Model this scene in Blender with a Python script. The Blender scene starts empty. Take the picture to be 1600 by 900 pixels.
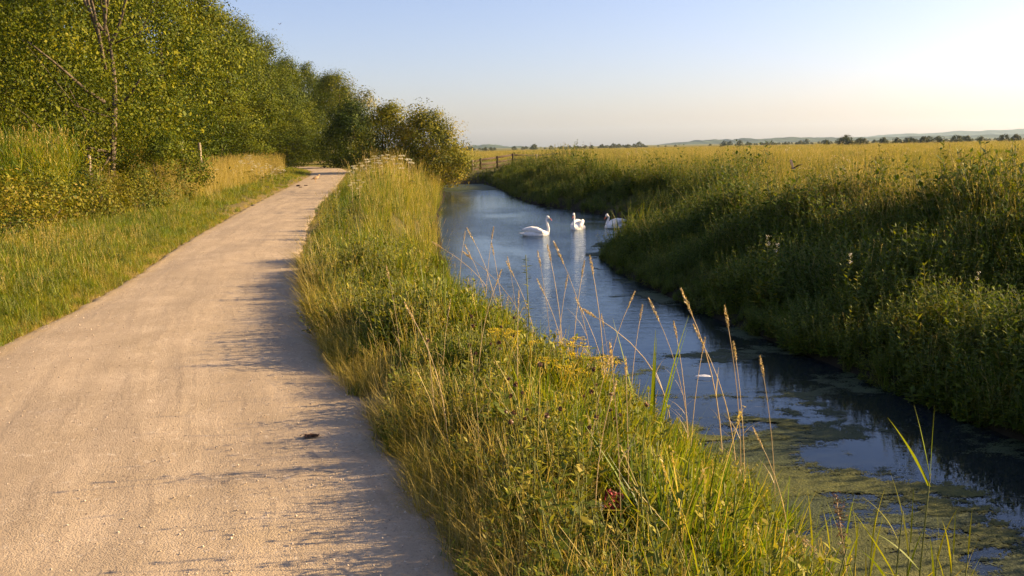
import bpy, math, random
import numpy as np
from mathutils import Vector, Matrix, noise as mnoise

rng = np.random.default_rng(11)
random.seed(5)
sc = bpy.context.scene
COL = sc.collection
PI = math.pi

# ------------------------------------------------------------------ camera model
F = 1386.0; PITCH = math.radians(9.0); ROLL = math.radians(1.15); EYE = 1.7
fw = np.array((0, math.cos(PITCH), -math.sin(PITCH)))
up0 = np.array((0, math.sin(PITCH), math.cos(PITCH))); rt0 = np.array((1., 0, 0))
rt = math.cos(ROLL)*rt0 - math.sin(ROLL)*up0
up = math.sin(ROLL)*rt0 + math.cos(ROLL)*up0
def ray(px, py):
    return fw + (px-800)/F*rt - (py-450)/F*up
def at(px, py, Y):
    """the place Y metres ahead that is seen at photograph pixel px, py"""
    d = ray(px, py); t = Y/d[1]
    return np.array((d[0]*t, Y, EYE+d[2]*t))
def on_level(px, py, z=0.0):
    d = ray(px, py); t = (z-EYE)/d[2]
    return np.array((d[0]*t, d[1]*t, z))

SUN_EL, SUN_AZ = math.radians(20.5), math.radians(80)     # azimuth clockwise from straight ahead
SUN_DIR = Vector((math.sin(SUN_AZ)*math.cos(SUN_EL), math.cos(SUN_AZ)*math.cos(SUN_EL), math.sin(SUN_EL)))

# ------------------------------------------------------------------ layout curves x = f(y)
def curve(pts):
    p = np.array(pts, float); ys = np.arange(p[0, 0], p[-1, 0], 0.25)
    xs = np.interp(ys, p[:, 0], p[:, 1])
    k = np.exp(-0.5*(np.arange(-8, 9)/3.0)**2); k /= k.sum()
    xs = np.convolve(np.pad(xs, 8, mode='edge'), k, 'valid')
    return lambda y: np.interp(y, ys, xs)
path_r = curve([(-12, 1.3), (0, .75), (3.35, -.20), (4.3, -.54), (5.7, -1.02), (7, -1.48), (8.9, -2.05), (12.2, -2.9), (14.6, -3.5), (21, -4.8),
                (29.4, -6.3), (37.5, -7.5), (54, -10.2), (74, -13.4), (88, -16.6), (100, -21.5), (112, -29)])
path_l = curve([(-12, -3.6), (0, -3.8), (4.5, -4.2), (6.2, -4.45), (8, -4.7), (9.4, -4.85), (12, -5.25), (18, -6.5), (22.6, -7.3), (33, -9.1),
                (50, -11.9), (63, -14.1), (77, -17.0), (92, -21.5), (102, -27), (112, -36)])
wat_l = curve([(-12, 2.4), (0, 2.2), (4, 2.0), (6, 1.95), (8.2, 1.6), (10, .95), (13, 0.0), (17, -.95), (24, -1.95), (38, -3.2), (58, -4.4), (72, -5.4), (90, -7)])
wat_r = curve([(-12, 7.4), (0, 6.6), (5, 5.8), (8.5, 5.1), (11.7, 4.35), (15.6, 3.45), (21.6, 2.5), (25, 2.6), (28, 3.5), (32, 4.5), (37, 4.5), (41, 3.4),
               (47, 1.2), (61, -.3), (69.5, -1.3), (78, -2.6), (90, -4)])
WATER_Z = -1.3
def sstep(a, b, x):
    t = np.clip((x-a)/(b-a), 0, 1); return t*t*(3-2*t)
_w = rng.uniform(0, 6.28, (6, 2)); _f = rng.uniform(-1, 1, (6, 2))
def wob(x, y, s=1.0):
    r = 0
    for i in range(6): r = r + np.sin((x*_f[i, 0]+y*_f[i, 1])*s*(1+.35*i)+_w[i, 0])
    return r/6
def gap(x, y):      # low dip added in ground and growth so sun reaches the leafy clump
    return np.exp(-((y-(10.5+.18*(x-6)))/1.35)**2)*sstep(5.2, 6.2, x)*(1-sstep(11, 14, x))
def height(x, y):
    x = np.asarray(x, float); y = np.asarray(y, float)
    pl, pr, wl, wr = path_l(y), path_r(y), wat_l(y), wat_r(y)
    wat = 1-sstep(75, 81, y)
    # left of the path
    d = pl-x
    zl = -.02+.06*sstep(.1, 1.2, d)-.25*sstep(4.5, 8, d)*(1-sstep(9, 14, d))+.3*sstep(14, 30, d)+.05*wob(x, y, 1.3)*sstep(.3, 1.5, d)
    # verge and bank
    t = np.clip((x-pr)/np.maximum(wl-pr, .5), 0, 2)
    far_ = sstep(16, 28, y)
    zb = -.02+.05*sstep(0, .12, t)-1.32*sstep(.22+.28*far_, 1.02, t)-.55*sstep(1., 1.25, t)
    zb = zb+.03*wob(x, y, 2.3)*sstep(.05, .2, t)
    e = x-wr
    zr = -1.9+.68*sstep(-.5, .06, e)+.30*sstep(-.1, 1.1, e)+.86*sstep(.5, 4.3, e)-.15*sstep(7, 30, e)+.05*wob(x, y, .9)*sstep(.5, 2, e)+.04*wob(x, y, .23)*sstep(.5, 4, e)
    zr = zr-.5*gap(x, y)*sstep(1.2, 2.4, e)
    mid = (wl+wr)/2
    zz = np.where(x < mid, zb, zr)
    dry = -.03-.3*sstep(0, 6, x-pr)+.05*wob(x, y, .6)*sstep(.5, 2, x-pr)
    zz = wat*zz+(1-wat)*dry
    z = np.where(x < pl, zl, np.where(x <= pr, -.03, zz))
    return z

# ------------------------------------------------------------------ helpers
def new_mesh(name, verts, faces, mats=(), attrs=None, smooth=False, matidx=None):
    me = bpy.data.meshes.new(name)
    verts = np.asarray(verts, np.float32)
    if isinstance(faces, np.ndarray):
        n, k = faces.shape
        me.vertices.add(len(verts)); me.vertices.foreach_set('co', verts.ravel())
        me.loops.add(n*k); me.loops.foreach_set('vertex_index', faces.astype(np.int32).ravel())
        me.polygons.add(n); me.polygons.foreach_set('loop_start', np.arange(0, n*k, k, dtype=np.int32))
        me.polygons.foreach_set('loop_total', np.full(n, k, dtype=np.int32))
        me.update(calc_edges=True); me.validate()
    else:
        me.from_pydata([tuple(v) for v in verts], [], faces); me.update()
    for m in mats: me.materials.append(m)
    for an, av in (attrs or {}).items():
        av = np.asarray(av, np.float32)
        a = me.attributes.new(an, 'FLOAT', 'POINT'); a.data.foreach_set('value', av)
    if matidx is not None: me.polygons.foreach_set('material_index', np.asarray(matidx, np.int32))
    if smooth: me.polygons.foreach_set('use_smooth', np.ones(len(me.polygons), bool))
    return me
def link(name, me, parent=None, loc=None):
    o = bpy.data.objects.new(name, me); COL.objects.link(o)
    if parent: o.parent = parent
    if loc is not None: o.location = loc
    return o
def tag(o, label, cat, group=None, kind=None):
    if label: o['label'] = label
    if cat: o['category'] = cat
    if group: o['group'] = group
    if kind: o['kind'] = kind
    return o
def thing(name, label, cat, loc, rz=0, group=None, scale=1):
    o = bpy.data.objects.new(name, None); COL.objects.link(o)
    o.empty_display_size = .2
    o.location = loc; o.rotation_euler = (0, 0, rz); o.scale = (scale,)*3
    return tag(o, label, cat, group)
def copy_thing(src, loc, rz=0, label=None, group=None, scale=1, tilt=(0, 0)):
    r = src.copy(); COL.objects.link(r); r.location = loc; r.rotation_euler = (tilt[0], tilt[1], rz); r.scale = (scale,)*3
    if label: r['label'] = label
    if group: r['group'] = group
    for ch in src.children:
        c = ch.copy(); COL.objects.link(c); c.parent = r
        for g in ch.children:
            q = g.copy(); COL.objects.link(q); q.parent = c
    return r

class Geo:
    """gathers quads and point values for one mesh"""
    def __init__(s): s.v = []; s.f = []; s.a = []; s.n = 0; s.m = []
    def add(s, v, f, a=0.0, m=0):
        v = np.asarray(v, float); f = np.asarray(f, int)
        s.v.append(v); s.f.append(f+s.n); s.n += len(v)
        s.a.append(np.broadcast_to(np.asarray(a, float), (len(v),)).copy()); s.m.append(np.full(len(f), m))
    def mesh(s, name, mats, smooth=False):
        return new_mesh(name, np.concatenate(s.v), np.concatenate(s.f), mats, {'dry': np.concatenate(s.a)}, smooth, np.concatenate(s.m))
def tube(G, pts, rad, k=6, a=0.0, m=0):
    P = np.array(pts, float); n = len(P); R = np.broadcast_to(np.asarray(rad, float), (n,))
    T = np.gradient(P, axis=0); T /= np.linalg.norm(T, axis=1)[:, None]+1e-9
    ref = np.array((.31, .95, .05)) if abs(T[:, 2]).mean() > .5 else np.array((0.03, .02, 1.))
    U = np.cross(T, ref); U /= np.linalg.norm(U, axis=1)[:, None]+1e-9; V = np.cross(T, U)
    th = np.arange(k)*2*PI/k
    ring = P[:, None]+R[:, None, None]*(np.cos(th)[None, :, None]*U[:, None]+np.sin(th)[None, :, None]*V[:, None])
    v = ring.reshape(-1, 3); f = []
    for i in range(n-1):
        for j in range(k):
            q = (j+1) % k; f.append((i*k+j, i*k+q, (i+1)*k+q, (i+1)*k+j))
    c0 = len(v); v = np.vstack([v, P[-1][None], P[0][None]])
    for j in range(0, k, 2):
        f.append(((n-1)*k+j, (n-1)*k+(j+1) % k, (n-1)*k+(j+2) % k, c0)); f.append((j, c0+1, (j+2) % k, (j+1) % k))
    G.add(v, f, a, m)
def blades(G, base, h, w, az, lean, curl, dry, m=0, seg=4, taper=.12):
    """ribbon leaves: base (n,3), arrays h,w,az(direction of lean),lean,curl,dry"""
    n = len(base); t = np.linspace(0, 1, seg)[None, :]
    h = np.broadcast_to(h, n)[:, None]; w = np.broadcast_to(w, n)[:, None]; az = np.broadcast_to(az, n)[:, None]
    lean = np.broadcast_to(lean, n)[:, None]; curl = np.broadcast_to(curl, n)[:, None]
    ang = lean+curl*t                                       # angle from the vertical
    ds = h/(seg-1)
    s_ = np.concatenate([np.zeros((n, 1)), np.cumsum(np.sin((ang[:, 1:]+ang[:, :-1])/2)*ds, 1)], 1)
    c_ = np.concatenate([np.zeros((n, 1)), np.cumsum(np.cos((ang[:, 1:]+ang[:, :-1])/2)*ds, 1)], 1)
    ctr = np.stack([base[:, 0:1]+np.cos(az)*s_, base[:, 1:2]+np.sin(az)*s_, base[:, 2:3]+c_], -1)
    tw = az+PI/2+np.broadcast_to(rng.normal(0, .5, n), n)[:, None]
    prof = np.interp(t, (0, .35, 1), (.75, 1, taper))
    off = np.stack([np.cos(tw)*w*prof/2, np.sin(tw)*w*prof/2, 0*t+0*w], -1)
    v = np.stack([ctr-off, ctr+off], 2).reshape(-1, 3)
    idx = np.arange(n*seg).reshape(n, seg)*2
    f = np.stack([idx[:, :-1], idx[:, :-1]+1, idx[:, 1:]+1, idx[:, 1:]], -1).reshape(-1, 4)
    G.add(v, f, np.repeat(np.broadcast_to(dry, n), seg*2), m)
    return ctr
def leaves(G, P, N, size, asp=.55, dry=0.0, m=0, D=None):
    """rhombic leaf faces at P facing N"""
    n = len(P); N = N/(np.linalg.norm(N, axis=1)[:, None]+1e-9)
    if D is None: D = rng.normal(size=(n, 3))
    A = D-(D*N).sum(1)[:, None]*N; A /= np.linalg.norm(A, axis=1)[:, None]+1e-9
    B = np.cross(N, A); s = np.broadcast_to(size, n)[:, None]
    v = np.stack([P-A*s*.5, P+B*s*asp*.5-A*s*.05+N*s*.07, P+A*s*.5, P-B*s*asp*.5-A*s*.05+N*s*.07], 1).reshape(-1, 3)
    f = np.arange(n*4).reshape(n, 4)
    G.add(v, f, np.repeat(np.broadcast_to(dry, n), 4), m)
def rnd_dir(n):
    d = rng.normal(size=(n, 3)); return d/np.linalg.norm(d, axis=1)[:, None]

# ------------------------------------------------------------------ materials
class NT:
    def __init__(s, name):
        s.mat = bpy.data.materials.new(name); s.mat.use_nodes = True; s.t = s.mat.node_tree; s.t.nodes.clear()
        s.out = s.n('ShaderNodeOutputMaterial')
    def n(s, typ, **kw):
        nd = s.t.nodes.new(typ)
        for k, v in kw.items(): setattr(nd, k, v)
        return nd
    def l(s, a, b): s.t.links.new(a, b)
    def val(s, sock, v):
        if hasattr(v, 'is_linked') or isinstance(v, bpy.types.NodeSocket): s.l(v, sock)
        else: sock.default_value = v
    def math(s, op, a, b=None, c=None, clamp=False):
        nd = s.n('ShaderNodeMath', operation=op, use_clamp=clamp)
        for i, q in enumerate((a, b, c)):
            if q is not None: s.val(nd.inputs[i], q)
        return nd.outputs[0]
    def mix(s, f, a, b, typ='MIX'):
        nd = s.n('ShaderNodeMix', data_type='RGBA', blend_type=typ)
        s.val(nd.inputs[0], f)
        for i, q in ((6, a), (7, b)):
            if isinstance(q, tuple): q = tuple(q)+(1,) if len(q) == 3 else q
            s.val(nd.inputs[i], q)
        return nd.outputs[2]
    def ramp(s, f, stops):
        nd = s.n('ShaderNodeValToRGB'); cr = nd.color_ramp
        while len(cr.elements) < len(stops): cr.elements.new(.5)
        for e, (p, c) in zip(cr.elements, stops): e.position = p; e.color = tuple(c)+(1,) if len(c) == 3 else c
        s.val(nd.inputs[0], f); return nd.outputs[0]
    def noise(s, scale, vec=None, detail=4, rough=.55, dist=0):
        nd = s.n('ShaderNodeTexNoise'); nd.inputs['Scale'].default_value = scale; nd.inputs['Detail'].default_value = detail
        nd.inputs['Roughness'].default_value = rough; nd.inputs['Distortion'].default_value = dist
        if vec is not None: s.l(vec, nd.inputs['Vector'])
        return nd.outputs['Fac']
    def pos(s, scale=(1, 1, 1)):
        g = s.n('ShaderNodeNewGeometry'); m = s.n('ShaderNodeMapping'); m.inputs['Scale'].default_value = scale
        s.l(g.outputs['Position'], m.inputs['Vector']); return m.outputs[0]
    def attr(s, name): return s.n('ShaderNodeAttribute', attribute_name=name).outputs['Fac']
    def bump(s, h, strength=.5, dist=.02):
        b = s.n('ShaderNodeBump'); b.inputs['Strength'].default_value = strength; b.inputs['Distance'].default_value = dist
        s.l(h, b.inputs['Height']); return b.outputs[0]
    def principled(s, col, rough=.6, normal=None, spec=.3, **kw):
        p = s.n('ShaderNodeBsdfPrincipled'); s.val(p.inputs['Base Color'], tuple(col)+(1,) if isinstance(col, tuple) else col)
        s.val(p.inputs['Roughness'], rough); p.inputs['Specular IOR Level'].default_value = spec
        if normal is not None: s.l(normal, p.inputs['Normal'])
        s.l(p.outputs[0], s.out.inputs['Surface']); return p

def foliage_mat(name, stops, transl=.42, gloss=.07, patch=.35, tint=1.0, rough=.42, amp=.85, vary=.7):
    """leaf colour runs along stops with the point value 'dry', shifted per leaf, per plant and per patch of ground"""
    t = NT(name)
    geo = t.n('ShaderNodeNewGeometry'); obj = t.n('ShaderNodeObjectInfo')
    pn = t.noise(patch, t.pos(), 3)
    f = t.math('ADD', t.attr('dry'), t.math('MULTIPLY', t.math('SUBTRACT', geo.outputs['Random Per Island'], .5), .31*vary))
    f = t.math('ADD', f, t.math('MULTIPLY', t.math('SUBTRACT', obj.outputs['Random'], .5), .16))
    f = t.math('ADD', f, t.math('MULTIPLY', t.math('SUBTRACT', pn, .5), amp), clamp=True)
    c = t.ramp(f, stops)
    hv = t.n('ShaderNodeHueSaturation'); t.l(c, hv.inputs['Color'])
    t.l(t.math('ADD', t.math('MULTIPLY', geo.outputs['Random Per Island'], vary), 1-vary/2), hv.inputs['Value'])
    d = t.n('ShaderNodeBsdfDiffuse'); t.l(hv.outputs[0], d.inputs[0])
    tr = t.n('ShaderNodeBsdfTranslucent'); t.l(t.mix(1.0, hv.outputs[0], (1.0, .95, .45), 'MULTIPLY'), tr.inputs[0])
    m1 = t.n('ShaderNodeMixShader'); m1.inputs[0].default_value = transl; t.l(d.outputs[0], m1.inputs[1]); t.l(tr.outputs[0], m1.inputs[2])
    g = t.n('ShaderNodeBsdfGlossy'); g.inputs['Roughness'].default_value = rough; g.inputs[0].default_value = (1, 1, 1, 1)
    m2 = t.n('ShaderNodeMixShader'); m2.inputs[0].default_value = gloss; t.l(m1.outputs[0], m2.inputs[1]); t.l(g.outputs[0], m2.inputs[2])
    t.l(m2.outputs[0], t.out.inputs[0]); return t.mat
M = {}
GREEN = [(0, (.040, .085, .004)), (.3, (.125, .19, .005)), (.55, (.27, .25, .007)), (.78, (.38, .29, .05)), (1, (.49, .38, .14))]
M['grass'] = foliage_mat('grass_blades', GREEN, .48, .02, .5, 1, .5, .65)
M['meadow'] = foliage_mat('meadow_blades', GREEN[:2]+[(.55, (.195, .195, .010)), (.78, (.30, .245, .04)), (1, (.45, .35, .13))], .45, .02, .3, 1, .5, 1.3)
M['herb'] = foliage_mat('herb_leaves', [(0, (.045, .085, .006)), (.35, (.115, .155, .005)), (.65, (.21, .20, .008)), (1, (.34, .24, .05))], .38, .02, rough=.6)
M['bramble'] = foliage_mat('bramble_leaves', [(0, (.025, .05, .008)), (.4, (.10, .12, .004)), (.7, (.185, .165, .006)), (1, (.25, .17, .025))], .34, .012, rough=.6, vary=.4)
M['tree'] = foliage_mat('tree_leaves', [(0, (.020, .040, .001)), (.4, (.074, .100, .002)), (.75, (.138, .145, .002)), (1, (.19, .17, .004))], .24, .010, .12, 1, .6, .7, .28)
M['pale'] = foliage_mat('silvery_leaves', [(0, (.06, .08, .02)), (.5, (.14, .15, .05)), (1, (.30, .27, .14))], .35, .02, .3, rough=.6)
M['sallow'] = foliage_mat('bush_leaves', [(0, (.025, .045, .006)), (.4, (.13, .14, .005)), (.75, (.25, .21, .008)), (1, (.36, .26, .03))], .26, .012, .25, rough=.6, amp=.7, vary=.3)
M['straw'] = foliage_mat('dry_straw', [(0, (.34, .26, .12)), (.5, (.50, .38, .20)), (1, (.62, .50, .32))], .35, .02)
M['umbel'] = foliage_mat('umbel_florets', [(0, (.42, .36, .20)), (.5, (.62, .58, .42)), (1, (.75, .72, .58))], .3, .03)
M['yellow'] = foliage_mat('yellow_florets', [(0, (.55, .36, .006)), (.5, (.70, .52, .008)), (1, (.75, .60, .02))], .3, .03)
M['pinkwhite'] = foliage_mat('pale_florets', [(0, (.55, .48, .45)), (1, (.78, .74, .72))], .3, .03)

def simple(name, col, rough=.7, scale=8., var=.35, bump=.3, spec=.2, stretch=(1, 1, 1)):
    t = NT(name); v = t.pos(stretch); n = t.noise(scale, v, 5)
    dark = tuple(c*(1-var) for c in col); lite = tuple(min(1, c*(1+var)) for c in col)
    c = t.ramp(n, [(.3, dark), (.7, lite)])
    t.principled(c, rough, t.bump(t.noise(scale*3, v, 4), bump, .01), spec); return t.mat
M['bark'] = simple('grey_bark', (.125, .10, .07), .9, 3., .45, .8, .1, (3, 3, .6))
M['darkbark'] = simple('dark_bark', (.07, .055, .04), .9, 4., .4, .8, .1, (3, 3, .6))
M['stem'] = simple('green_stem', (.14, .15, .04), .7, 20, .3)
M['drystem'] = simple('dry_stem', (.42, .32, .17), .7, 20, .3)
M['oldwood'] = simple('weathered_wood', (.30, .24, .18), .85, 6., .4, .6, .15, (1, 1, .25))
M['brownwood'] = simple('dark_fence_wood', (.06, .04, .024), .85, 6., .4, .6, .15)
M['white'] = simple('white_plumage', (.80, .78, .74), .7, 14, .05, .4)
M['bill'] = simple('orange_bill', (.50, .13, .06), .4, 10, .1)
M['black'] = simple('black_skin', (.015, .013, .012), .5, 10, .1)
M['tawny'] = simple('tawny_plumage', (.42, .28, .15), .8, 30, .35)
M['darkbird'] = simple('dark_plumage', (.045, .03, .025), .8, 30, .35)
M['clod'] = simple('dark_clod', (.06, .042, .028), .95, 30, .4)
M['pebble'] = simple('chalky_pebble', (.46, .38, .29), .9, 25, .3)
M['seed'] = foliage_mat('brown_seed_heads', [(0, (.09, .045, .02)), (1, (.20, .11, .06))], .15, .03)
M['redfoil'] = simple('red_wrapper', (.30, .015, .025), .45, 40, .3, .5, .4)
M['whitefoil'] = simple('white_wrapper', (.62, .62, .66), .45, 40, .1, .4, .4)

# footpath: compacted sandy stone dust, tracks run along it
t = NT('sandy_footpath')
uv = t.n('ShaderNodeUVMap').outputs[0]
mp = t.n('ShaderNodeMapping'); mp.inputs['Scale'].default_value = (1, .10, 1); t.l(uv, mp.inputs[0])
trk = t.noise(3.2, mp.outputs[0], 5, .6, 0)
fine = t.noise(60, t.pos(), 5, .7); mid = t.noise(2.2, t.pos(), 5, .6); grit = t.n('ShaderNodeTexVoronoi'); grit.inputs['Scale'].default_value = 120
t.l(t.pos(), grit.inputs['Vector'])
c = t.ramp(mid, [(.3, (.36, .278, .178)), (.7, (.485, .378, .255))])
mp2 = t.n('ShaderNodeMapping'); mp2.inputs['Scale'].default_value = (1, .035, 1); t.l(uv, mp2.inputs[0]); wheel = t.noise(11, mp2.outputs[0], 4, .65, 0)
c = t.mix(t.math('MULTIPLY', t.ramp(trk, [(.42, (0, 0, 0)), (.60, (1, 1, 1))]), .6), c, (.30, .235, .16))
c = t.mix(t.math('MULTIPLY', t.ramp(wheel, [(.55, (0, 0, 0)), (.66, (1, 1, 1))]), t.ramp(t.noise(.6, t.pos(), 2), [(.35, (.05, .05, .05)), (.65, (.5, .5, .5))])), c, (.23, .18, .125))
c = t.mix(t.ramp(fine, [(.54, (0, 0, 0)), (.70, (.8, .8, .8))]), c, (.20, .15, .10))
c = t.mix(t.ramp(t.noise(31, t.pos((1, .8, 1)), 3, .7), [(.62, (0, 0, 0)), (.70, (.75, .75, .75))]), c, (.17, .125, .085))
c = t.mix(t.ramp(t.noise(.8, t.pos((1, .5, 1)), 4, .65), [(.45, (0, 0, 0)), (.7, (.5, .5, .5))]), c, (.29, .225, .15))
c = t.mix(t.ramp(t.noise(23, t.pos(), 3, .6), [(.60, (0, 0, 0)), (.72, (.55, .55, .55))]), c, (.56, .47, .36))
c = t.mix(t.math('MULTIPLY', t.attr('dry'), t.ramp(t.noise(5, t.pos(), 4), [(.3, (.2, .2, .2)), (.65, (1, 1, 1))])), c, (.40, .28, .11))
h = t.math('ADD', t.math('ADD', t.math('MULTIPLY', trk, .35), t.math('MULTIPLY', wheel, .22)), t.math('ADD', t.math('MULTIPLY', fine, .5), t.math('MULTIPLY', grit.outputs[0], -.22)))
h = t.math('ADD', h, t.math('MULTIPLY', t.noise(14, t.pos(), 4), .5))
t.principled(c, .93, t.bump(h, .55, .02), .12); M['path'] = t.mat

# ground under the plants
t = NT('meadow_ground')
n1 = t.noise(.9, t.pos(), 6, .65); n2 = t.noise(.03, t.pos((1, .35, 1)), 5, .6); n3 = t.noise(14, t.pos(), 4, .7); n4 = t.noise(.35, t.pos((1, .4, 1)), 6, .7)
near = t.ramp(n1, [(.3, (.045, .048, .014)), (.55, (.085, .075, .024)), (.8, (.15, .11, .045))])
far = t.ramp(n2, [(.3, (.10, .10, .018)), (.5, (.17, .15, .030)), (.72, (.25, .20, .055))])
far = t.mix(t.ramp(n4, [(.4, (0, 0, 0)), (.7, (.6, .6, .6))]), far, (.09, .10, .02))
c = t.mix(t.attr('meadow'), near, far)
straw = t.ramp(n3, [(.3, (.24, .17, .065)), (.7, (.46, .33, .14))])
c = t.mix(t.math('MULTIPLY', t.attr('edge'), t.ramp(t.noise(3, t.pos(), 4), [(.3, (.35, .35, .35)), (.6, (1, 1, 1))])), c, straw)
c = t.mix(t.attr('wet'), c, (.028, .022, .013))
t.principled(c, .95, t.bump(n3, .8, .03), .1); M['ground'] = t.mat

# water: dark ditch water, small ripples that fade in and out in patches
t = NT('stream_water')
rp = t.noise(2.6, t.pos((1, 2.4, 1)), 4, .6, .4); rp2 = t.noise(9, t.pos((1, 1.9, 1)), 3, .6)
sep = t.n('ShaderNodeSeparateXYZ'); t.l(t.pos(), sep.inputs[0])
calm = t.math('MULTIPLY', t.ramp(t.noise(.22, t.pos((1, .5, 1)), 3), [(.40, (.25, .25, .25)), (.58, (1, 1, 1))]),
              t.n('ShaderNodeMapRange').outputs[0])
mr = calm.node.inputs[1].links[0].from_node; t.l(sep.outputs[1], mr.inputs[0])
mr.inputs[1].default_value = 11; mr.inputs[2].default_value = 20; mr.inputs[3].default_value = .10; mr.inputs[4].default_value = 1.0
hh = t.math('MULTIPLY', t.math('ADD', rp, t.math('MULTIPLY', rp2, .35)), calm)
bn = t.bump(hh, .22, .12)
df = t.n('ShaderNodeBsdfDiffuse'); df.inputs[0].default_value = (.013, .017, .018, 1)
gl = t.n('ShaderNodeBsdfGlossy'); gl.inputs[0].default_value = (.80, .91, 1.0, 1); gl.inputs['Roughness'].default_value = .02; t.l(bn, gl.inputs['Normal'])
fr = t.n('ShaderNodeFresnel'); fr.inputs[0].default_value = 1.333; t.l(bn, fr.inputs['Normal'])
mx = t.n('ShaderNodeMixShader'); t.l(fr.outputs[0], mx.inputs[0]); t.l(df.outputs[0], mx.inputs[1]); t.l(gl.outputs[0], mx.inputs[2]); t.l(mx.outputs[0], t.out.inputs[0])
M['water'] = t.mat

# floating weed
def weed_mat(name, cols):
    t = NT(name); n = t.noise(5, t.pos((1, 1.6, 1)), 6, .7); f = t.noise(38, t.pos(), 4, .7)
    c = t.ramp(t.math('ADD', t.math('MULTIPLY', n, .6), t.math('MULTIPLY', f, .4)), [(.32, cols[0]), (.5, cols[1]), (.68, cols[2])])
    vo = t.n('ShaderNodeTexVoronoi'); vo.inputs['Scale'].default_value = 90; t.l(t.pos(), vo.inputs['Vector'])
    c = t.mix(t.math('MULTIPLY', vo.outputs['Distance'], .9), c, cols[0])
    g = t.math('ADD', t.noise(40, t.pos((1, 1.5, 1)), 4, .7), t.math('MULTIPLY', t.noise(6, t.pos((1, 1.7, 1)), 4, .7), .8))
    al = t.math('GREATER_THAN', t.math('ADD', t.attr('cov'), t.math('MULTIPLY', t.math('SUBTRACT', g, .9), .9)), 0.0)
    p = t.principled(c, .7, t.bump(f, .9, .03), .25); t.l(al, p.inputs['Alpha']); return t.mat
M['weed'] = weed_mat('algae_mat', [(.030, .036, .008), (.098, .112, .015), (.20, .19, .028)])
M['duckweed'] = weed_mat('duckweed', [(.030, .042, .014), (.060, .080, .026), (.10, .12, .035)])
M['hill'] = simple('wooded_hillside', (.055, .075, .030), .95, .012, .45, .2, .05)
M['wood_far'] = foliage_mat('distant_leaves', [(0, (.030, .045, .014)), (.5, (.06, .075, .018)), (1, (.12, .11, .03))], .25, .03, .02)

# ------------------------------------------------------------------ world, sun, camera
w = bpy.data.worlds.new('World'); sc.world = w; w.use_nodes = True
nt = w.node_tree; bg = nt.nodes['Background']; sky = nt.nodes.new('ShaderNodeTexSky'); sky.sky_type = 'NISHITA'; sky.sun_disc = False
sky.sun_elevation = SUN_EL; sky.sun_rotation = SUN_AZ; sky.air_density = 1.0; sky.dust_density = 1.35; sky.ozone_density = 3.0; sky.altitude = 0
wb = nt.nodes.new('ShaderNodeMix'); wb.data_type = 'RGBA'; wb.blend_type = 'MULTIPLY'; wb.inputs[0].default_value = 1; wb.inputs[7].default_value = (1.22, 1.02, 1.10, 1)
nt.links.new(sky.outputs[0], wb.inputs[6]); nt.links.new(wb.outputs[2], bg.inputs[0]); bg.inputs[1].default_value = .066
L = bpy.data.lights.new('sun', 'SUN'); L.energy = 5.0; L.angle = math.radians(.55); L.color = (1, .725, .39)
so = bpy.data.objects.new('sun', L); COL.objects.link(so); so.rotation_euler = (-SUN_DIR).to_track_quat('-Z', 'Y').to_euler(); so.location = (60, 10, 30)
cam = bpy.data.cameras.new('camera'); cam.lens = 36*F/1600; cam.sensor_width = 36; cam.clip_end = 20000; cam.clip_start = .05
co = bpy.data.objects.new('camera', cam); COL.objects.link(co); sc.camera = co
bk = -fw
co.matrix_world = Matrix(((rt[0], up[0], bk[0], 0), (rt[1], up[1], bk[1], 0), (rt[2], up[2], bk[2], EYE), (0, 0, 0, 1)))
sc.view_settings.view_transform = 'Standard'; sc.view_settings.look = 'None'; sc.view_settings.gamma = 1
sc.view_settings.exposure = 1.57
sc.render.engine = 'CYCLES'
sc.cycles.max_bounces = 8; sc.cycles.transmission_bounces = 4; sc.cycles.diffuse_bounces = 3; sc.cycles.glossy_bounces = 3
sc.cycles.volume_bounces = 0; sc.cycles.use_denoising = True

# ------------------------------------------------------------------ ground, path, water
def axis(lo, hi, n, s, c=0):
    a, b = math.asinh((lo-c)/s), math.asinh((hi-c)/s); return c+s*np.sinh(np.linspace(a, b, n))
xs = axis(-6500, 6500, 540, 3.0, 0.5); ys = axis(-300, 7500, 640, 4.0, 6)
X, Y = np.meshgrid(xs, ys); Z = height(X, Y)
nx, ny = len(xs), len(ys); ii = np.arange(nx*ny).reshape(ny, nx)
fq = np.stack([ii[:-1, :-1], ii[:-1, 1:], ii[1:, 1:], ii[1:, :-1]], -1).reshape(-1, 4)
pl, pr = path_l(Y), path_r(Y)
edge = np.maximum(np.exp(-np.maximum(pl-X, 0)/.55)*(X < pl+.3), np.exp(-np.maximum(X-pr, 0)/.22)*(X > pr-.3))*(Y < 100)
edge = np.where((X > pl) & (X < pr), 1, edge)
meadow = sstep(60, 140, np.hypot(X, Y))
wet = (1-sstep(-1.25, -.75, Z))
g = new_mesh('ground', np.stack([X, Y, Z], -1).reshape(-1, 3), fq, [M['ground']],
             {'edge': edge.ravel(), 'meadow': meadow.ravel(), 'wet': wet.ravel()}, True)
tag(link('ground', g), None, None, None, 'structure')

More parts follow.
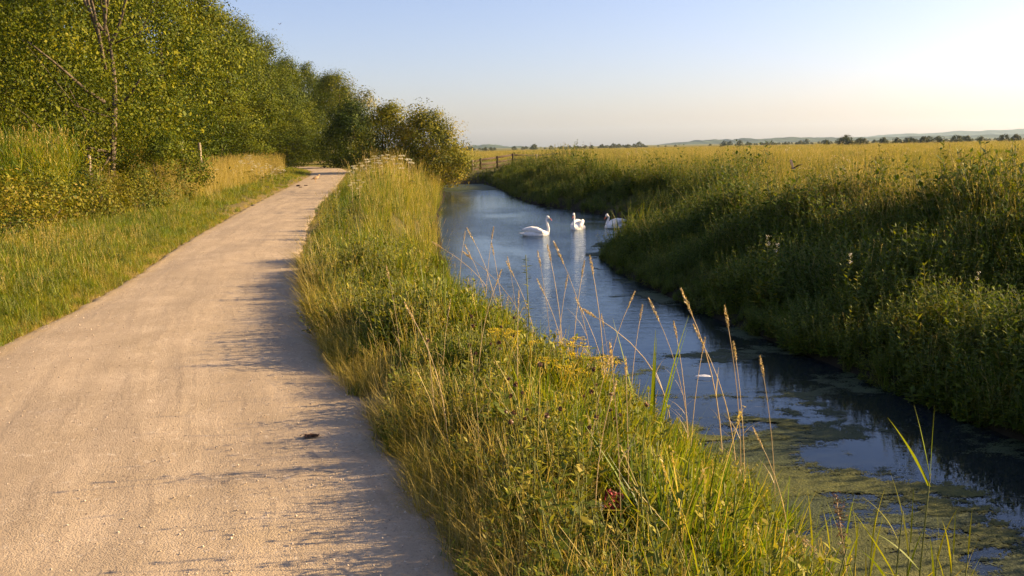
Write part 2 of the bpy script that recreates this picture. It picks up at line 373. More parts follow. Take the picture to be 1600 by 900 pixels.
yy = np.concatenate([np.arange(-6, 30, .09), np.arange(30, 111, .3)]); nu = 44
uu = np.linspace(0, 1, nu)
l_ = path_l(yy)-.02+.07*np.array([mnoise.noise((a*1.3, 3.1, 0)) for a in yy])+.05*np.array([mnoise.noise((a*4., 7.1, 0)) for a in yy])
r_ = path_r(yy)+.02+.07*np.array([mnoise.noise((a*1.3, 9.7, 0)) for a in yy])+.05*np.array([mnoise.noise((a*4., 1.1, 0)) for a in yy])
PX = l_[:, None]+(r_-l_)[:, None]*uu[None]; PY = np.repeat(yy[:, None], nu, 1)
PZ = .004+.018*np.sin(uu*PI)[None]+np.array([[.010*mnoise.noise((x*1.6, y*.35, 0))+.002*mnoise.noise((x*4, y*1.2, 2)) for x, y in zip(a, b)] for a, b in zip(PX, PY)])
PZ[:, 0] -= .02; PZ[:, -1] -= .02
ii = np.arange(PX.size).reshape(PX.shape)
fq = np.stack([ii[:-1, :-1], ii[:-1, 1:], ii[1:, 1:], ii[1:, :-1]], -1).reshape(-1, 4)
du = np.minimum((PX-l_[:, None]), 9)
pe = np.clip(1-du/.28, 0, 1)*.9
me = new_mesh('footpath', np.stack([PX, PY, PZ], -1).reshape(-1, 3), fq, [M['path']], {'dry': pe.ravel()}, True)
ul = me.uv_layers.new(name='UVMap'); vi = np.zeros(len(me.loops), np.int32); me.loops.foreach_get('vertex_index', vi)
UV = np.stack([(PX-r_[:, None]), PY], -1).reshape(-1, 2)[vi]; ul.data.foreach_set('uv', UV.astype(np.float32).ravel())
tag(link('footpath', me), None, None, None, 'structure')

wy = np.arange(-8, 82, 1.0); wx = np.arange(-12, 12, 1.0); X, Y = np.meshgrid(wx, wy)
ii = np.arange(X.size).reshape(X.shape); fq = np.stack([ii[:-1, :-1], ii[:-1, 1:], ii[1:, 1:], ii[1:, :-1]], -1).reshape(-1, 4)
tag(link('water', new_mesh('water', np.stack([X, Y, 0*X+WATER_Z], -1).reshape(-1, 3), fq, [M['water']], None, True)), None, None, None, 'structure')

# floating mats, cut to ragged islands by noise
def fbm(x, y, s, o=5): return sum(mnoise.noise((x*s*2**i, y*s*2**i, 3.7*i+s))*.5**i for i in range(o))
def floating(name, cell, y0, y1, cover, mat, lump, label, zoff):
    V = []; Fc = []; idx = {}; CV = []
    def vid(i, j):
        if (i, j) not in idx:
            x, y = i*cell, j*cell; a, b = float(wat_l(y))-.1, float(wat_r(y))+.15; CV.append(cover(x, y, (x-a)/(b-a)))
            idx[(i, j)] = len(V); V.append((x, y, WATER_Z+zoff+max(0, lump*(.4+mnoise.noise((x*7, y*11, 0))+.6*mnoise.noise((x*19, y*23, 5))))))
        return idx[(i, j)]
    for j in range(int(y0/cell), int(y1/cell)):
        y = j*cell; a, b = float(wat_l(y))-.1, float(wat_r(y))+.15
        for i in range(int(a/cell), int(b/cell)):
            x = i*cell
            if cover(x, y, (x-a)/(b-a)) > -.22:
                Fc.append((vid(i, j), vid(i+1, j), vid(i+1, j+1), vid(i, j+1)))
    o = link(name, new_mesh(name, V, np.array(Fc), [mat], {'cov': CV}, True))
    return tag(o, label, 'water weed', None, 'stuff')
def cov_algae(x, y, u):      # thick yellow mats along the near bank
    c = .95-2.6*u-.055*max(0, y-6)
    if y < 6.5: c += .10
    if y > 9.6: c -= .9*(y-9.6)
    return c*.5+.75*fbm(x*.9, y*1.9, .8)+.3*fbm(x, y*1.9, 3.1, 4)-.08
def cov_duck(x, y, u):       # duckweed film towards the nearest reach and along the far bank
    n = fbm(x*.8+3, y*1.3, .7)
    near = 1.05-.15*max(0, y-4)
    far = .25-3.2*abs(u-.97)-.012*y
    tail = .8*float(sstep(61, 67, np.array(y)))
    drift = .25-abs(y-9.8)*.28-abs(u-.62)*1.3
    return max(near*.5, far, tail, drift)+.6*n+.2*fbm(x, y*1.5, 3.3, 3)-.25-(.45*float(sstep(12, 15, np.array(y)))*(1-float(sstep(58, 64, np.array(y)))) if u < .85 else 0)
floating('algae_mat', .035, 2.6, 12.5, cov_algae, M['weed'], .011, 'lumpy yellow green algae mats floating along the near bank of the stream', .004)
floating('duckweed', .06, 2.6, 76, cov_duck, M['duckweed'], .004, 'thin dull green duckweed film floating on the stream', .002)

# ------------------------------------------------------------------ plant prototypes for ground cover
def proto_col(name, objs):
    c = bpy.data.collections.new(name)
    for i, me in enumerate(objs):
        o = bpy.data.objects.new('%s_%02d' % (name, i), me); c.objects.link(o)
    return c
def disc(n, r):
    a = rng.uniform(0, 2*PI, n); q = r*np.sqrt(rng.uniform(0, 1, n)); return np.stack([q*np.cos(a), q*np.sin(a), 0*a], -1)
def U(a, b, n): return rng.uniform(a, b, n)
def seed_heads(G, ctr, n, ln, wd, dry, m):
    """bristly heads at the top of stalks: short spikelets round the stalk end"""
    tip = ctr[:, -1]; dr = ctr[:, -1]-ctr[:, -2]; dr /= np.linalg.norm(dr, axis=1)[:, None]+1e-9
    for k in range(n):
        s = k/n
        P = tip+dr*(s-.6)*ln+rng.normal(0, wd*.35, tip.shape)*(1-.6*abs(s-.4))
        D = dr+.45*rnd_dir(len(tip))
        leaves(G, P, rnd_dir(len(tip)), ln*.26, .32, dry, m, D)
def tuft(n, r, h, w_, dry, lean=.25, curl=.7, seg=4):
    G = Geo(); blades(G, disc(n, r), U(*h, n), U(w_*.7, w_*1.3, n), U(0, 2*PI, n), np.abs(rng.normal(0, lean, n)), U(0, curl*2, n), U(*dry, n), seg=seg)
    return G
def mk_green(h, n=34, r=.10, w_=.0055, dry=(.05, .4), lean=.25, curl=.6):
    G = tuft(n, r, h, w_, dry, lean, curl)
    k = max(2, n//12); blades(G, disc(k, r), U(*h, k)*.9, U(w_*.6, w_, k), U(0, 2*PI, k), np.abs(rng.normal(0, lean*1.6, k)), U(.2, 1.2, k), U(.45, .8, k))
    return G.mesh('grass_tuft', [M['grass']])
def mk_straw(h, n=16, r=.11, hd=True, hs=.09, lean=.18):
    G = Geo()
    c = blades(G, disc(n, r), U(*h, n), .0032, U(0, 2*PI, n), np.abs(rng.normal(0, lean, n)), U(-.1, .5, n), U(.65, 1, n), taper=.6)
    if hd: seed_heads(G, c, 9, hs, .009, U(.7, 1, n), 0)
    k = n; blades(G, disc(k, r), U(h[0]*.3, h[1]*.6, k), .004, U(0, 2*PI, k), np.abs(rng.normal(0, .4, k)), U(0, 1.4, k), U(.35, .95, k))
    return G.mesh('straw_tuft', [M['grass']])
def mk_flat(n=40, r=.13, h=(.06, .2)):
    G = tuft(n, r, h, .004, (.6, 1), .8, .6); return G.mesh('dry_thatch', [M['grass']])
def herb_geo(G, x, y, h, ns_leaf, size, dry, az=0, lean=.1, top=None, m=0, sm=1):
    """an upright leafy stem with opposite leaves that get smaller upward"""
    p0 = np.array((x, y, 0.)); dx = np.array((math.cos(az)*lean, math.sin(az)*lean, 1.)); dx /= np.linalg.norm(dx)
    tube(G, [p0+dx*h*q+np.array((0, 0, 0)) for q in (0, .4, .75, 1)], (.004, .0035, .0028, .0018), 4, .3, sm)
    k = ns_leaf; q = np.repeat(np.linspace(.12, .98, k), 2); a = np.tile((0, PI), k)+np.repeat(np.arange(k)*PI/2, 2)+rng.normal(0, .25, 2*k)
    sz = size*np.interp(q, (0, .3, 1), (.8, 1., .35))*U(.75, 1.25, 2*k)
    el = np.interp(q, (0, 1), (-.15, .65))+rng.normal(0, .2, 2*k)
    D = np.stack([np.cos(a)*np.cos(el), np.sin(a)*np.cos(el), np.sin(el)], -1)
    N = np.stack([-np.cos(a)*np.sin(el), -np.sin(a)*np.sin(el), np.cos(el)], -1)+.3*rnd_dir(2*k)
    leaves(G, p0+dx*(h*q)[:, None]+D*sz[:, None]*.55, N, sz, .42, U(dry[0], dry[1], 2*k), m, D)
    return p0+dx*h
def mk_herb(n=7, r=.16, h=(.3, .7), size=.09, dry=(.05, .5)):
    G = Geo()
    for p in disc(n, r): herb_geo(G, p[0], p[1], random.uniform(*h), random.randint(7, 11), size, dry, random.uniform(0, 6.28), random.uniform(0, .45))
    return G.mesh('leafy_herb', [M['herb'], M['stem']])
def mk_meadow(h=(.4, .8), n=40, r=.22, w_=.006, heads=True, straw=.5, herb=1):
    G = Geo(); k = int(n*(1-straw)); blades(G, disc(k, r), U(h[0]*.6, h[1]*.9, k), w_, U(0, 2*PI, k), np.abs(rng.normal(0, .25, k)), U(0, 1.1, k), U(.15, .55, k))
    k = n-k; c = blades(G, disc(k, r), U(h[0], h[1]*1.15, k), w_*.55, U(0, 2*PI, k), np.abs(rng.normal(0, .16, k)), U(-.1, .5, k), U(.5, 1, k), taper=.6)
    if heads: seed_heads(G, c, 7, .08, w_*1.7, U(.6, 1, k), 0)
    for p in disc(herb, r): herb_geo(G, p[0], p[1], random.uniform(h[0]*.7, h[1]), 9, .07, (.2, .7), random.uniform(0, 6.28), .2, m=1, sm=0)
    return G.mesh('meadow_tuft', [M['meadow'], M['herb']])
def mk_reed(n=9, r=.2, h=(1.3, 2.0)):
    G = Geo()
    for p in disc(n, r):
        hh = random.uniform(*h); az = random.uniform(0, 6.28); ln = random.uniform(0, .12)
        c = blades(G, p[None], hh, .007, az, ln, .12, .5, taper=.4)
        k = 8; q = np.linspace(.2, .97, k); st = c[0]; P = np.stack([np.interp(q*3, np.arange(4), st[:, i]) for i in range(3)], -1)
        blades(G, P, U(.28, .5, k), .02, U(0, 2*PI, k), U(.3, .7, k), U(.1, .9, k), U(.15, .55, k), taper=.05)
        if random.random() < .35: seed_heads(G, c, 14, .2, .025, .85, 0)
    return G.mesh('reed_stand', [M['grass']])
def mk_bramble(n=260, r=.55, h=.8, size=.07):
    G = Geo(); d = rnd_dir(n); d[:, 2] = np.abs(d[:, 2])
    P = d*np.array((r, r, h))*(U(.45, 1.05, n)**.5)[:, None]+rng.normal(0, .06, (n, 3))
    leaves(G, P, d+.8*rnd_dir(n), U(size*.6, size*1.3, n), .65, U(.1, .75, n))
    for k in range(6):
        a = random.uniform(0, 6.28); q = random.uniform(.5, 1)
        tube(G, [(0, 0, 0), (math.cos(a)*r*.5, math.sin(a)*r*.5, h*q), (math.cos(a)*r*1.1, math.sin(a)*r*1.1, h*q*.9)], (.006, .005, .003), 4, .9)
    return G.mesh('bramble_tangle', [M['bramble']])

# ------------------------------------------------------------------ scattering of ground cover (kind = stuff)
def scatter_tree(coll):
    ng = bpy.data.node_groups.new('ground_cover_scatter', 'GeometryNodeTree')
    ng.interface.new_socket('Geometry', in_out='INPUT', socket_type='NodeSocketGeometry')
    ng.interface.new_socket('Geometry', in_out='OUTPUT', socket_type='NodeSocketGeometry')
    N = ng.nodes.new; gi = N('NodeGroupInput'); go = N('NodeGroupOutput'); ip = N('GeometryNodeInstanceOnPoints'); ci = N('GeometryNodeCollectionInfo')
    ci.inputs['Collection'].default_value = coll; ci.inputs['Separate Children'].default_value = True; ci.inputs['Reset Children'].default_value = True
    def at_(name, typ):
        n = N('GeometryNodeInputNamedAttribute'); n.data_type = typ; n.inputs['Name'].default_value = name; return n.outputs[0]
    l = ng.links.new; l(gi.outputs[0], ip.inputs['Points']); l(ci.outputs[0], ip.inputs['Instance']); ip.inputs['Pick Instance'].default_value = True
    l(at_('pick', 'INT'), ip.inputs['Instance Index']); l(at_('turn', 'FLOAT_VECTOR'), ip.inputs['Rotation']); l(at_('size', 'FLOAT_VECTOR'), ip.inputs['Scale'])
    l(ip.outputs[0], go.inputs[0]); return ng
def scatter(name, coll, P, pick, size, label, cat, tilt=.08, zs=None):
    n = len(P); me = bpy.data.meshes.new(name); me.vertices.add(n); me.vertices.foreach_set('co', np.asarray(P, np.float32).ravel())
    a = me.attributes.new('pick', 'INT', 'POINT'); a.data.foreach_set('value', np.asarray(pick, np.int32))
    a = me.attributes.new('turn', 'FLOAT_VECTOR', 'POINT'); R = np.stack([rng.normal(0, tilt, n), rng.normal(0, tilt, n), U(0, 2*PI, n)], -1); a.data.foreach_set('vector', R.astype(np.float32).ravel())
    s = np.broadcast_to(size, n); S = np.stack([s, s, s*(1 if zs is None else zs)], -1)
    a = me.attributes.new('size', 'FLOAT_VECTOR', 'POINT'); a.data.foreach_set('vector', S.astype(np.float32).ravel())
    o = link(name, me); md = o.modifiers.new('scatter', 'NODES'); md.node_group = scatter_tree(coll)
    return tag(o, label, cat, None, 'stuff')
def sample(n, x0, x1, y0, y1, keep):
    x = U(x0, x1, n); y = U(y0, y1, n); k = keep(x, y) > rng.uniform(0, 1, n); x, y = x[k], y[k]
    return np.stack([x, y, height(x, y)], -1)
def inview(x, y, m=1.5):
    return (x > -.66*y-m) & (x < .66*y+m)
def fall(x, y, d0, p): return np.minimum(1, (d0/np.maximum(np.hypot(x, y), .1))**p)

def mk_thatch():
    G = tuft(26, .13, (.15, .42), .0035, (.62, 1), .55, .7); k = 14; blades(G, disc(k, .12), U(.2, .45, k), .003, rng.normal(PI, .7, k), U(.5, 1.0, k), U(.1, .7, k), U(.7, 1, k), taper=.5); return G.mesh('edge_thatch', [M['grass']])
def mk_mix(h, n=20, r=.13):
    G = Geo(); blades(G, disc(n, r), U(h[0]*.6, h[1]*.9, n), U(.006, .011, n), U(0, 2*PI, n), np.abs(rng.normal(0, .16, n)), U(0, .8, n), U(.1, .55, n))
    k = 9; c = blades(G, disc(k, r), U(h[0], h[1], k), .0035, U(0, 2*PI, k), np.abs(rng.normal(0, .12, k)), U(-.1, .4, k), U(.6, 1, k), taper=.6); seed_heads(G, c, 9, .11, .010, U(.7, 1, k), 0)
    return G.mesh('tall_tuft', [M['grass']])
# -- verge between path and stream
C_v = proto_col('verge_grass', [mk_green((.10, .24), 40, .10, .007), mk_green((.12, .30), 44, .10, .008, (.1, .5)), mk_green((.18, .40), 38, .10, .009, (.1, .5)), mk_green((.22, .48), 32, .10, .0105, (.1, .55), .3, .8),
                                mk_straw((.25, .5), 7, .12, False), mk_straw((.3, .62), 4, .12, True, .06), mk_flat(), mk_thatch(), mk_herb(6, .12, (.15, .35), .075, (.2, .7)), mk_herb(7, .14, (.2, .45), .09, (.2, .75)),
                                mk_mix((.6, 1.0)), mk_mix((.65, 1.1))])
def vt(x, y): return (x-path_r(y))/np.maximum(wat_l(y)-path_r(y), .5)
def verge_pick(x, y):
    t = vt(x, y); d = x-path_r(y); n = len(x); r = rng.uniform(0, 1, n); pk = np.zeros(n, int)
    dn = np.array([mnoise.noise((a*.7, b*.5, 4.4)) for a, b in zip(x, y)])
    straw = np.clip(.05+.13*dn+.30*np.exp(-d/.3), 0, .6)
    tall = sstep(9, 36, y)*sstep(.12, .7, t+.25*dn)
    a = rng.uniform(0, 1, n)
    pk = np.where(t < .3, np.where(a < .6, 0, 1), np.where(a < .25, 1, np.where(a < .6, 2, 3)))
    pk = np.where(rng.uniform(0, 1, n) < .2, np.where(a < .5, 8, 9), pk)
    pk = np.where(r < straw, np.where(a < .65, 4, 5), pk)
    pk = np.where((r < tall*.7), np.where(a < .5, 10, 11), pk)
    pk = np.where((d < .22) & (rng.uniform(0, 1, n) < .75), np.where(a < .5, 6, 7), pk); pk = np.where((d < .8-.05*y) & (rng.uniform(0, 1, n) < .5), 7, pk)
    return pk
def vkeep(x, y):
    t = vt(x, y); n1 = np.array([mnoise.noise((a*1.1, b*1.1, .4)) for a, b in zip(x, y)])
    n2 = np.array([mnoise.noise((a*1.9, b*1.7, 3.4)) for a, b in zip(x, y)])
    return ((t > .005+.02*n1) & (t < .99) & inview(x, y, 1.0) & (y < 76))*fall(x, y, 9, 1.1)*np.clip(.8+1.1*n2, .12, 1)*((np.hypot((x-.42)/.20, (y-3.7)/.42) > 1))
P = sample(26000, -3.2, 2.6, 2.2, 14, vkeep); P2 = sample(30000, -14, 1, 14, 76, vkeep); P = np.vstack([P, P2])
d_ = P[:, 0]-path_r(P[:, 1])
lift = sstep(6.5, 8.5, P[:, 1])*(1-sstep(15, 18, P[:, 1]))
sz = U(.8, 1.2, len(P))*np.interp(d_, (0, .5, 1.0), (.6, .85, 1.0))*(1+.6*lift*np.exp(-d_/.45))*(1+sstep(.2, .7, d_)*(-.42+.75*np.clip(.5+np.array([mnoise.noise((p[0]*1.5, p[1]*1.3, 6.6)) for p in P]), 0, 1)))*np.interp(P[:, 1], (8, 40), (1, 1.25))
pk = verge_pick(P[:, 0], P[:, 1]); sz = sz*np.where(pk >= 10, np.interp(P[:, 1], (9, 34), (.5, 1.0))*U(.8, 1.15, len(P)), 1)
scatter('verge_grass', C_v, P, pk, sz, 'mixed green grass and dry straw covering the verge between path and stream', 'grass', .12)

# -- left verge
C_l = proto_col('roadside_grass', [mk_green((.06, .16), 50, .12, .008, (.3, .6)), mk_green((.08, .19), 46, .12, .009, (.3, .62)), mk_green((.12, .28), 34, .12, .009, (.2, .5)), mk_straw((.2, .4), 5), mk_straw((.45, .8), 12), mk_flat(46), mk_herb(5, .13, (.15, .35), .06, (.2, .6)), mk_straw((.7, 1.1), 14, .14)])
def lkeep(x, y):
    d = path_l(y)-x; return ((d > 0) & (d < 6.5) & inview(x, y, 1.2) & (y < 98))*fall(x, y, 10, 1.0)
P = np.vstack([sample(34000, -13, -4, 4, 24, lkeep), sample(60000, -32, -6, 24, 98, lkeep)])
d_ = path_l(P[:, 1])-P[:, 0]; a = rng.uniform(0, 1, len(P)); r = rng.uniform(0, 1, len(P))
dn = np.array([mnoise.noise((p[0]*.5, p[1]*.35, 8.4)) for p in P])
pk = np.where(a < .4, 0, np.where(a < .8, 1, 2)); pk = np.where(r < .08, 6, pk)
far_straw = sstep(26, 34, P[:, 1])*sstep(1.6, 2.8, d_)
pk = np.where(r > 1-(.04+.10*dn+.75*far_straw), np.where((a < .5) & (far_straw < .5), 3, np.where(a < .5, 7, 4)), pk)
pk = np.where((d_ < .5) & (a < .8-1.2*d_), 5, pk)
pk = np.where((pk == 4) & (P[:, 1] < 25) & (d_ < 3.4), 3, pk)
sz = U(.8, 1.2, len(P))*np.interp(d_, (0, .6, 1.6), (.5, .8, 1.05))*np.interp(P[:, 1], (10, 60), (1, 1.3))
scatter('roadside_grass', C_l, P, pk, sz, 'bright green and yellow short grass along the left edge of the path', 'grass', .12)

# -- right bank slope and meadow
C_b = proto_col('bank_growth', [mk_herb(8, .18, (.3, .6), .13, (.1, .6)), mk_herb(8, .2, (.35, .85), .15, (.0, .5)), mk_herb(7, .2, (.2, .5), .16, (.0, .45)), mk_green((.3, .7), 34, .14, .008, (.0, .35)), mk_green((.35, .8), 30, .15, .008, (.05, .4), .3, .9), mk_meadow((.4, .8), 30, .2, .006, True, .3, 2)])
def bkeep(x, y):
    e = x-wat_r(y); return ((e > -.12) & (e < 4.9) & inview(x, y, 2.5) & (y < 80) & (y > 3))*fall(x, y, 13, 1.0)*(1-.8*gap(x, y)*(e > 1.6))
P = np.vstack([sample(24000, 2, 15, 3, 24, bkeep), sample(30000, -5, 11, 24, 80, bkeep)])
e = P[:, 0]-wat_r(P[:, 1]); a = rng.uniform(0, 1, len(P)); pk = np.select([a < .24, a < .52, a < .72, a < .82, a < .94], [0, 1, 2, 3, 4], 5)
pk = np.where((e > 2.2) & (rng.uniform(0, 1, len(P)) < .35*sstep(2, 4.5, e)), 5, pk)
sz = U(.75, 1.2, len(P))*np.interp(e, (-.1, .7, 2.2, 4), (.45, .62, .85, 1.1))*(.48+1.15*np.clip(.5+np.array([mnoise.noise((p[0]*.7, p[1]*.55, 2.6)) for p in P]), 0, 1))*np.interp(P[:, 1], (10, 60), (1, 1.25))
scatter('bank_growth', C_b, P, pk, sz, 'dense dark green herbs and grass hanging over the shaded right bank', 'undergrowth', .14)

def mk_dock():
    G = Geo(); n = 3; c = blades(G, disc(n, .1), U(.9, 1.2, n), .006, U(0, 6.28, n), U(0, .15, n), U(0, .2, n), .7, taper=.5)
    for k in range(26): f = .45+.55*k/26; P = np.stack([[np.interp(f*3, np.arange(4), q[:, i]) for i in range(3)] for q in c]); leaves(G, P+rng.normal(0, .018, P.shape), rnd_dir(n), .035, .6, U(0, 1, n), 1)
    return G.mesh('dock_plant', [M['grass'], M['seed']])
def mk_mallow():
    G = Geo()
    for p in disc(3, .15):
        e = herb_geo(G, p[0], p[1], random.uniform(.7, 1.0), 9, .08, (.2, .7), random.uniform(0, 6), .2); n = 9; leaves(G, e+rng.normal(0, .03, (n, 3)), rnd_dir(n), .018, .8, U(0, 1, n), 2)
    return G.mesh('pale_flowered_herb', [M['herb'], M['stem'], M['pinkwhite']])
C_m = proto_col('meadow_grass', [mk_meadow((.4, .8), 40, .22, .007, True, .4), mk_meadow((.35, .7), 40, .22, .008, True, .2, 3), mk_meadow((.5, .9), 36, .22, .006, True, .65, 0), mk_meadow((.3, .65), 44, .25, .008, True, .3, 4),
                                 mk_herb(9, .22, (.4, .85), .12, (.2, .8)), mk_meadow((.45, .85), 90, .8, .014, True, .55, 3), mk_meadow((.4, .75), 90, .9, .016, True, .4, 5), mk_meadow((.5, .9), 80, .8, .014, True, .8, 0), mk_dock(), mk_mallow()])
def mkeep(x, y):
    e = np.where(y < 79, x-wat_r(y), x-path_r(y)-4); return ((e > 3.9) & inview(x, y, 3))*fall(x, y, 14, 1.35)*(1-.9*gap(x, y))*np.where((y > 74) & (x < 9) & (y < 130), .12, 1)
P = np.vstack([sample(30000, 3, 34, 3, 40, mkeep), sample(60000, -4, 70, 40, 100, mkeep)])
dn = np.array([mnoise.noise((p[0]*.25, p[1]*.12, 1.4)) for p in P]); a = np.clip(rng.uniform(0, 1, len(P))+.5*dn, 0, .999)
pk = np.select([a < .20, a < .42, a < .60, a < .74], [1, 4, 3, 0], 2); pk = np.where((rng.uniform(0, 1, len(P)) < .45*(1-sstep(14, 30, P[:, 1]))), np.where(a < .5, 4, 3), pk); q = rng.uniform(0, 1, len(P)); pk = np.where(q < .02, 8, np.where(q < .035, 9, pk))
sz = U(.75, 1.2, len(P))*np.interp(P[:, 1], (15, 100), (1, 1.5))*(1-.55*sstep(74, 78, P[:, 1])*(P[:, 0] < 7))*(.50+1.05*np.clip(.5+np.array([mnoise.noise((p[0]*.5, p[1]*.33, 7.6)) for p in P]), 0, 1))*(1-.4*gap(P[:, 0], P[:, 1]))
scatter('meadow_grass', C_m, P, pk, sz, 'tall golden green rough grass filling the meadow behind the right bank', 'grass', .1, np.interp(P[:, 1], (10, 100), (.95, .62)))
def fkeep(x, y):
    return ((x > path_r(np.minimum(y, 111))+5) & ((x > 9) | (y > 130)) & inview(x, y, 5))*np.minimum(1, (80/np.hypot(x, y))**1.6)
P = sample(90000, -60, 280, 70, 420, fkeep)
dn = np.array([mnoise.noise((p[0]*.06, p[1]*.02, 5.4)) for p in P]); a = np.clip(rng.uniform(0, 1, len(P))+.6*dn, 0, .999)
pk = np.select([a < .35, a < .7], [6, 5], 7)
sz = U(.9, 1.3, len(P))*np.interp(P[:, 1], (70, 420), (1.0, 2.6))
scatter('meadow_sward', C_m, P, pk, sz, 'far golden meadow grass stretching to the horizon', 'grass', .08, np.interp(P[:, 1], (70, 420), (.75, .32)))

# -- reeds behind the left verge, low tangle in front of the wood
C_r = proto_col('reed_bed', [mk_reed(), mk_reed(10, .22, (1.5, 2.1)), mk_reed(8, .2, (1.2, 1.7))])
def rkeep(x, y):
    d = path_l(y)-x; return ((d > 5.6) & (d < 13) & (y > 24.5) & (y < 36) & (x < -.49*y) & inview(x, y, 3))*.9
P = sample(4200, -30, -10, 24, 36, rkeep)
scatter('reed_bed', C_r, P, rng.integers(0, 3, len(P)), U(.85, 1.35, len(P)), 'pale green reed bed with feathery tips behind the brambles on the left', 'reeds', .06)
C_u = proto_col('undergrowth', [mk_bramble(420, .55, .7, .055), mk_bramble(460, .6, .75, .06), mk_herb(9, .25, (.5, 1.0), .10, (.2, .8)), mk_straw((.6, 1.1), 18, .2), mk_reed(5, .25, (.8, 1.3))])
def ukeep(x, y):
    d = path_l(y)-x; return ((d > 4.6+.6*np.sin(y*.9)) & (d < 30) & (y > 9) & (y < 110) & inview(x, y, 3))*np.where(d < 9, 1, .35)*fall(x, y, 25, .8)*np.where((y > 29) & (d < 6.2), .4, 1)
P = sample(20000, -62, -9, 9, 110, ukeep); P = P[~((P[:, 1] > 24) & (P[:, 1] < 36) & (P[:, 0] < -.45*P[:, 1]) & (path_l(P[:, 1])-P[:, 0] > 5.6))]; a = rng.uniform(0, 1, len(P)); d_ = path_l(P[:, 1])-P[:, 0]
pk = np.select([a < .42, a < .78, a < .92, a < .93+.05*(P[:, 1] > 24)], [0, 1, 2, 3], 4); pk = np.where((pk == 4) & (P[:, 1] < 24), 2, pk)
sz = U(.75, 1.25, len(P))*np.interp(d_, (4.6, 6.5, 12), (.55, .85, 1.2))
scatter('undergrowth', C_u, P, pk, sz, 'tangled olive and rusty undergrowth between the left verge and the wood', 'undergrowth', .1)

# -- loose grit on the path
C_p = []
for k in range(3):
    G = Geo(); n = 5; th = np.linspace(0, PI, n); pts = [(0, 0, .006*math.cos(x)) for x in th]; tube(G, pts, [.0005+.009*math.sin(x) for x in th], 6)
    v = np.concatenate(G.v)*np.array((random.uniform(.8, 1.5), 1, random.uniform(.7, 1.))); G.v = [v+rng.normal(0, .0008, v.shape)]; C_p.append(G.mesh('pebble', [M['pebble']], True))
C_p = proto_col('path_grit', C_p)
def gkeep(x, y):
    u = (x-path_l(y))/(path_r(y)-path_l(y)); return ((u > .02) & (u < .99))*fall(x, y, 5, 1)*(.25+.75*np.abs(2*u-1)**2)
P = sample(26000, -7, 0, 2.5, 20, gkeep); P[:, 2] = .022
scatter('path_grit', C_p, P, rng.integers(0, 3, len(P)), np.minimum(rng.lognormal(-.95, .4, len(P)), .7), 'loose pale grit scattered over the sandy path', 'gravel', .5)

# ------------------------------------------------------------------ trees
def crown_geo(n_clump, n_leaf, H, Wd, base, leaf, dry=(.15, .75), shape=1.0, ragged=.25, seed=0, core=.35):
    """leaf clumps spread through an egg-shaped volume; returns geometry and clump centres"""
    r = np.random.default_rng(seed); G = Geo(); C = []
    while len(C) < n_clump:
        q = r.uniform(0, 1); rad = Wd/2*(math.sin(PI*min(1, .10+.9*q**(.75*shape)))**.6)*(1 if q < .8 else 1-.6*(q-.8))
        a = r.uniform(0, 2*PI); rr = math.sqrt(r.uniform(core, 1.0))*rad*(1+ragged*.5*r.normal())
        C.append((rr*math.cos(a), rr*math.sin(a), base+(H-base)*q*(1+.02*r.normal())))
    C = np.array(C); per = max(4, n_leaf//n_clump)
    cs = Wd*r.uniform(.075, .17, n_clump)
    o_ = r.normal(size=(n_clump*per, 3)); o_ /= np.linalg.norm(o_, axis=1)[:, None]; o_ *= (r.uniform(0, 1, n_clump*per)**.42)[:, None]
    sub = r.normal(size=(n_clump, 5, 3)); sub /= np.linalg.norm(sub, axis=2)[:, :, None]; pickc = r.integers(0, 5, (n_clump, per))
    off = sub[np.arange(n_clump)[:, None], pickc].reshape(-1, 3)*.75+o_*.75
    P = np.repeat(C, per, 0)+off*np.repeat(cs*1.35, per)[:, None]*np.array((1, 1, .85))
    P[:, 2] = np.maximum(P[:, 2], .05)
    out = P-np.array((0, 0, H*.5)); out[:, 2] *= .4; out /= np.linalg.norm(out, axis=1)[:, None]+1e-6
    d = np.repeat(r.uniform(*dry, n_clump), per)
    leaves(G, P, out*.35+off*1.0+rnd_dir(len(P))*.6+np.array((0, 0, .2)), leaf*r.lognormal(-.08, .32, len(P)), .62, d+.05*r.normal(size=len(P)))
    return G, C
def trunk_geo(H, base, C, r0, seed, nlimb=14, lean=(0, 0), sway=.25, fork=.85):
    r = np.random.default_rng(seed+99); G = Geo(); q = np.linspace(0, 1, 9)
    ax = np.stack([lean[0]*q+sway*np.sin(q*5+seed), lean[1]*q+sway*np.cos(q*4+seed*2)-sway*math.cos(seed*2), q*H*fork], -1); ax[:, 0] -= ax[0, 0]; ax[0, 2] = -.3
    tube(G, ax, r0*np.interp(q, (0, .06, .5, 1), (1.35, 1, .7, .18)), 8)
    for c in C[r.permutation(len(C))[:nlimb]]:
        z0 = np.clip(c[2]-np.hypot(c[0], c[1])*r.uniform(.5, 1.1), H*.12, H*fork*.95); s = np.array([np.interp(z0, ax[:, 2], ax[:, k]) for k in range(3)])
        k = z0/H; mid = (s+c)/2+np.array((0, 0, -.06*H*r.uniform(0, 1)))+r.normal(0, .15, 3)
        rr = r0*.32*(1-k*.7); tube(G, [s, s*.6+mid*.4, mid, c*.6+mid*.4, c], rr*np.array((1, .8, .6, .4, .12)), 5)
    return G
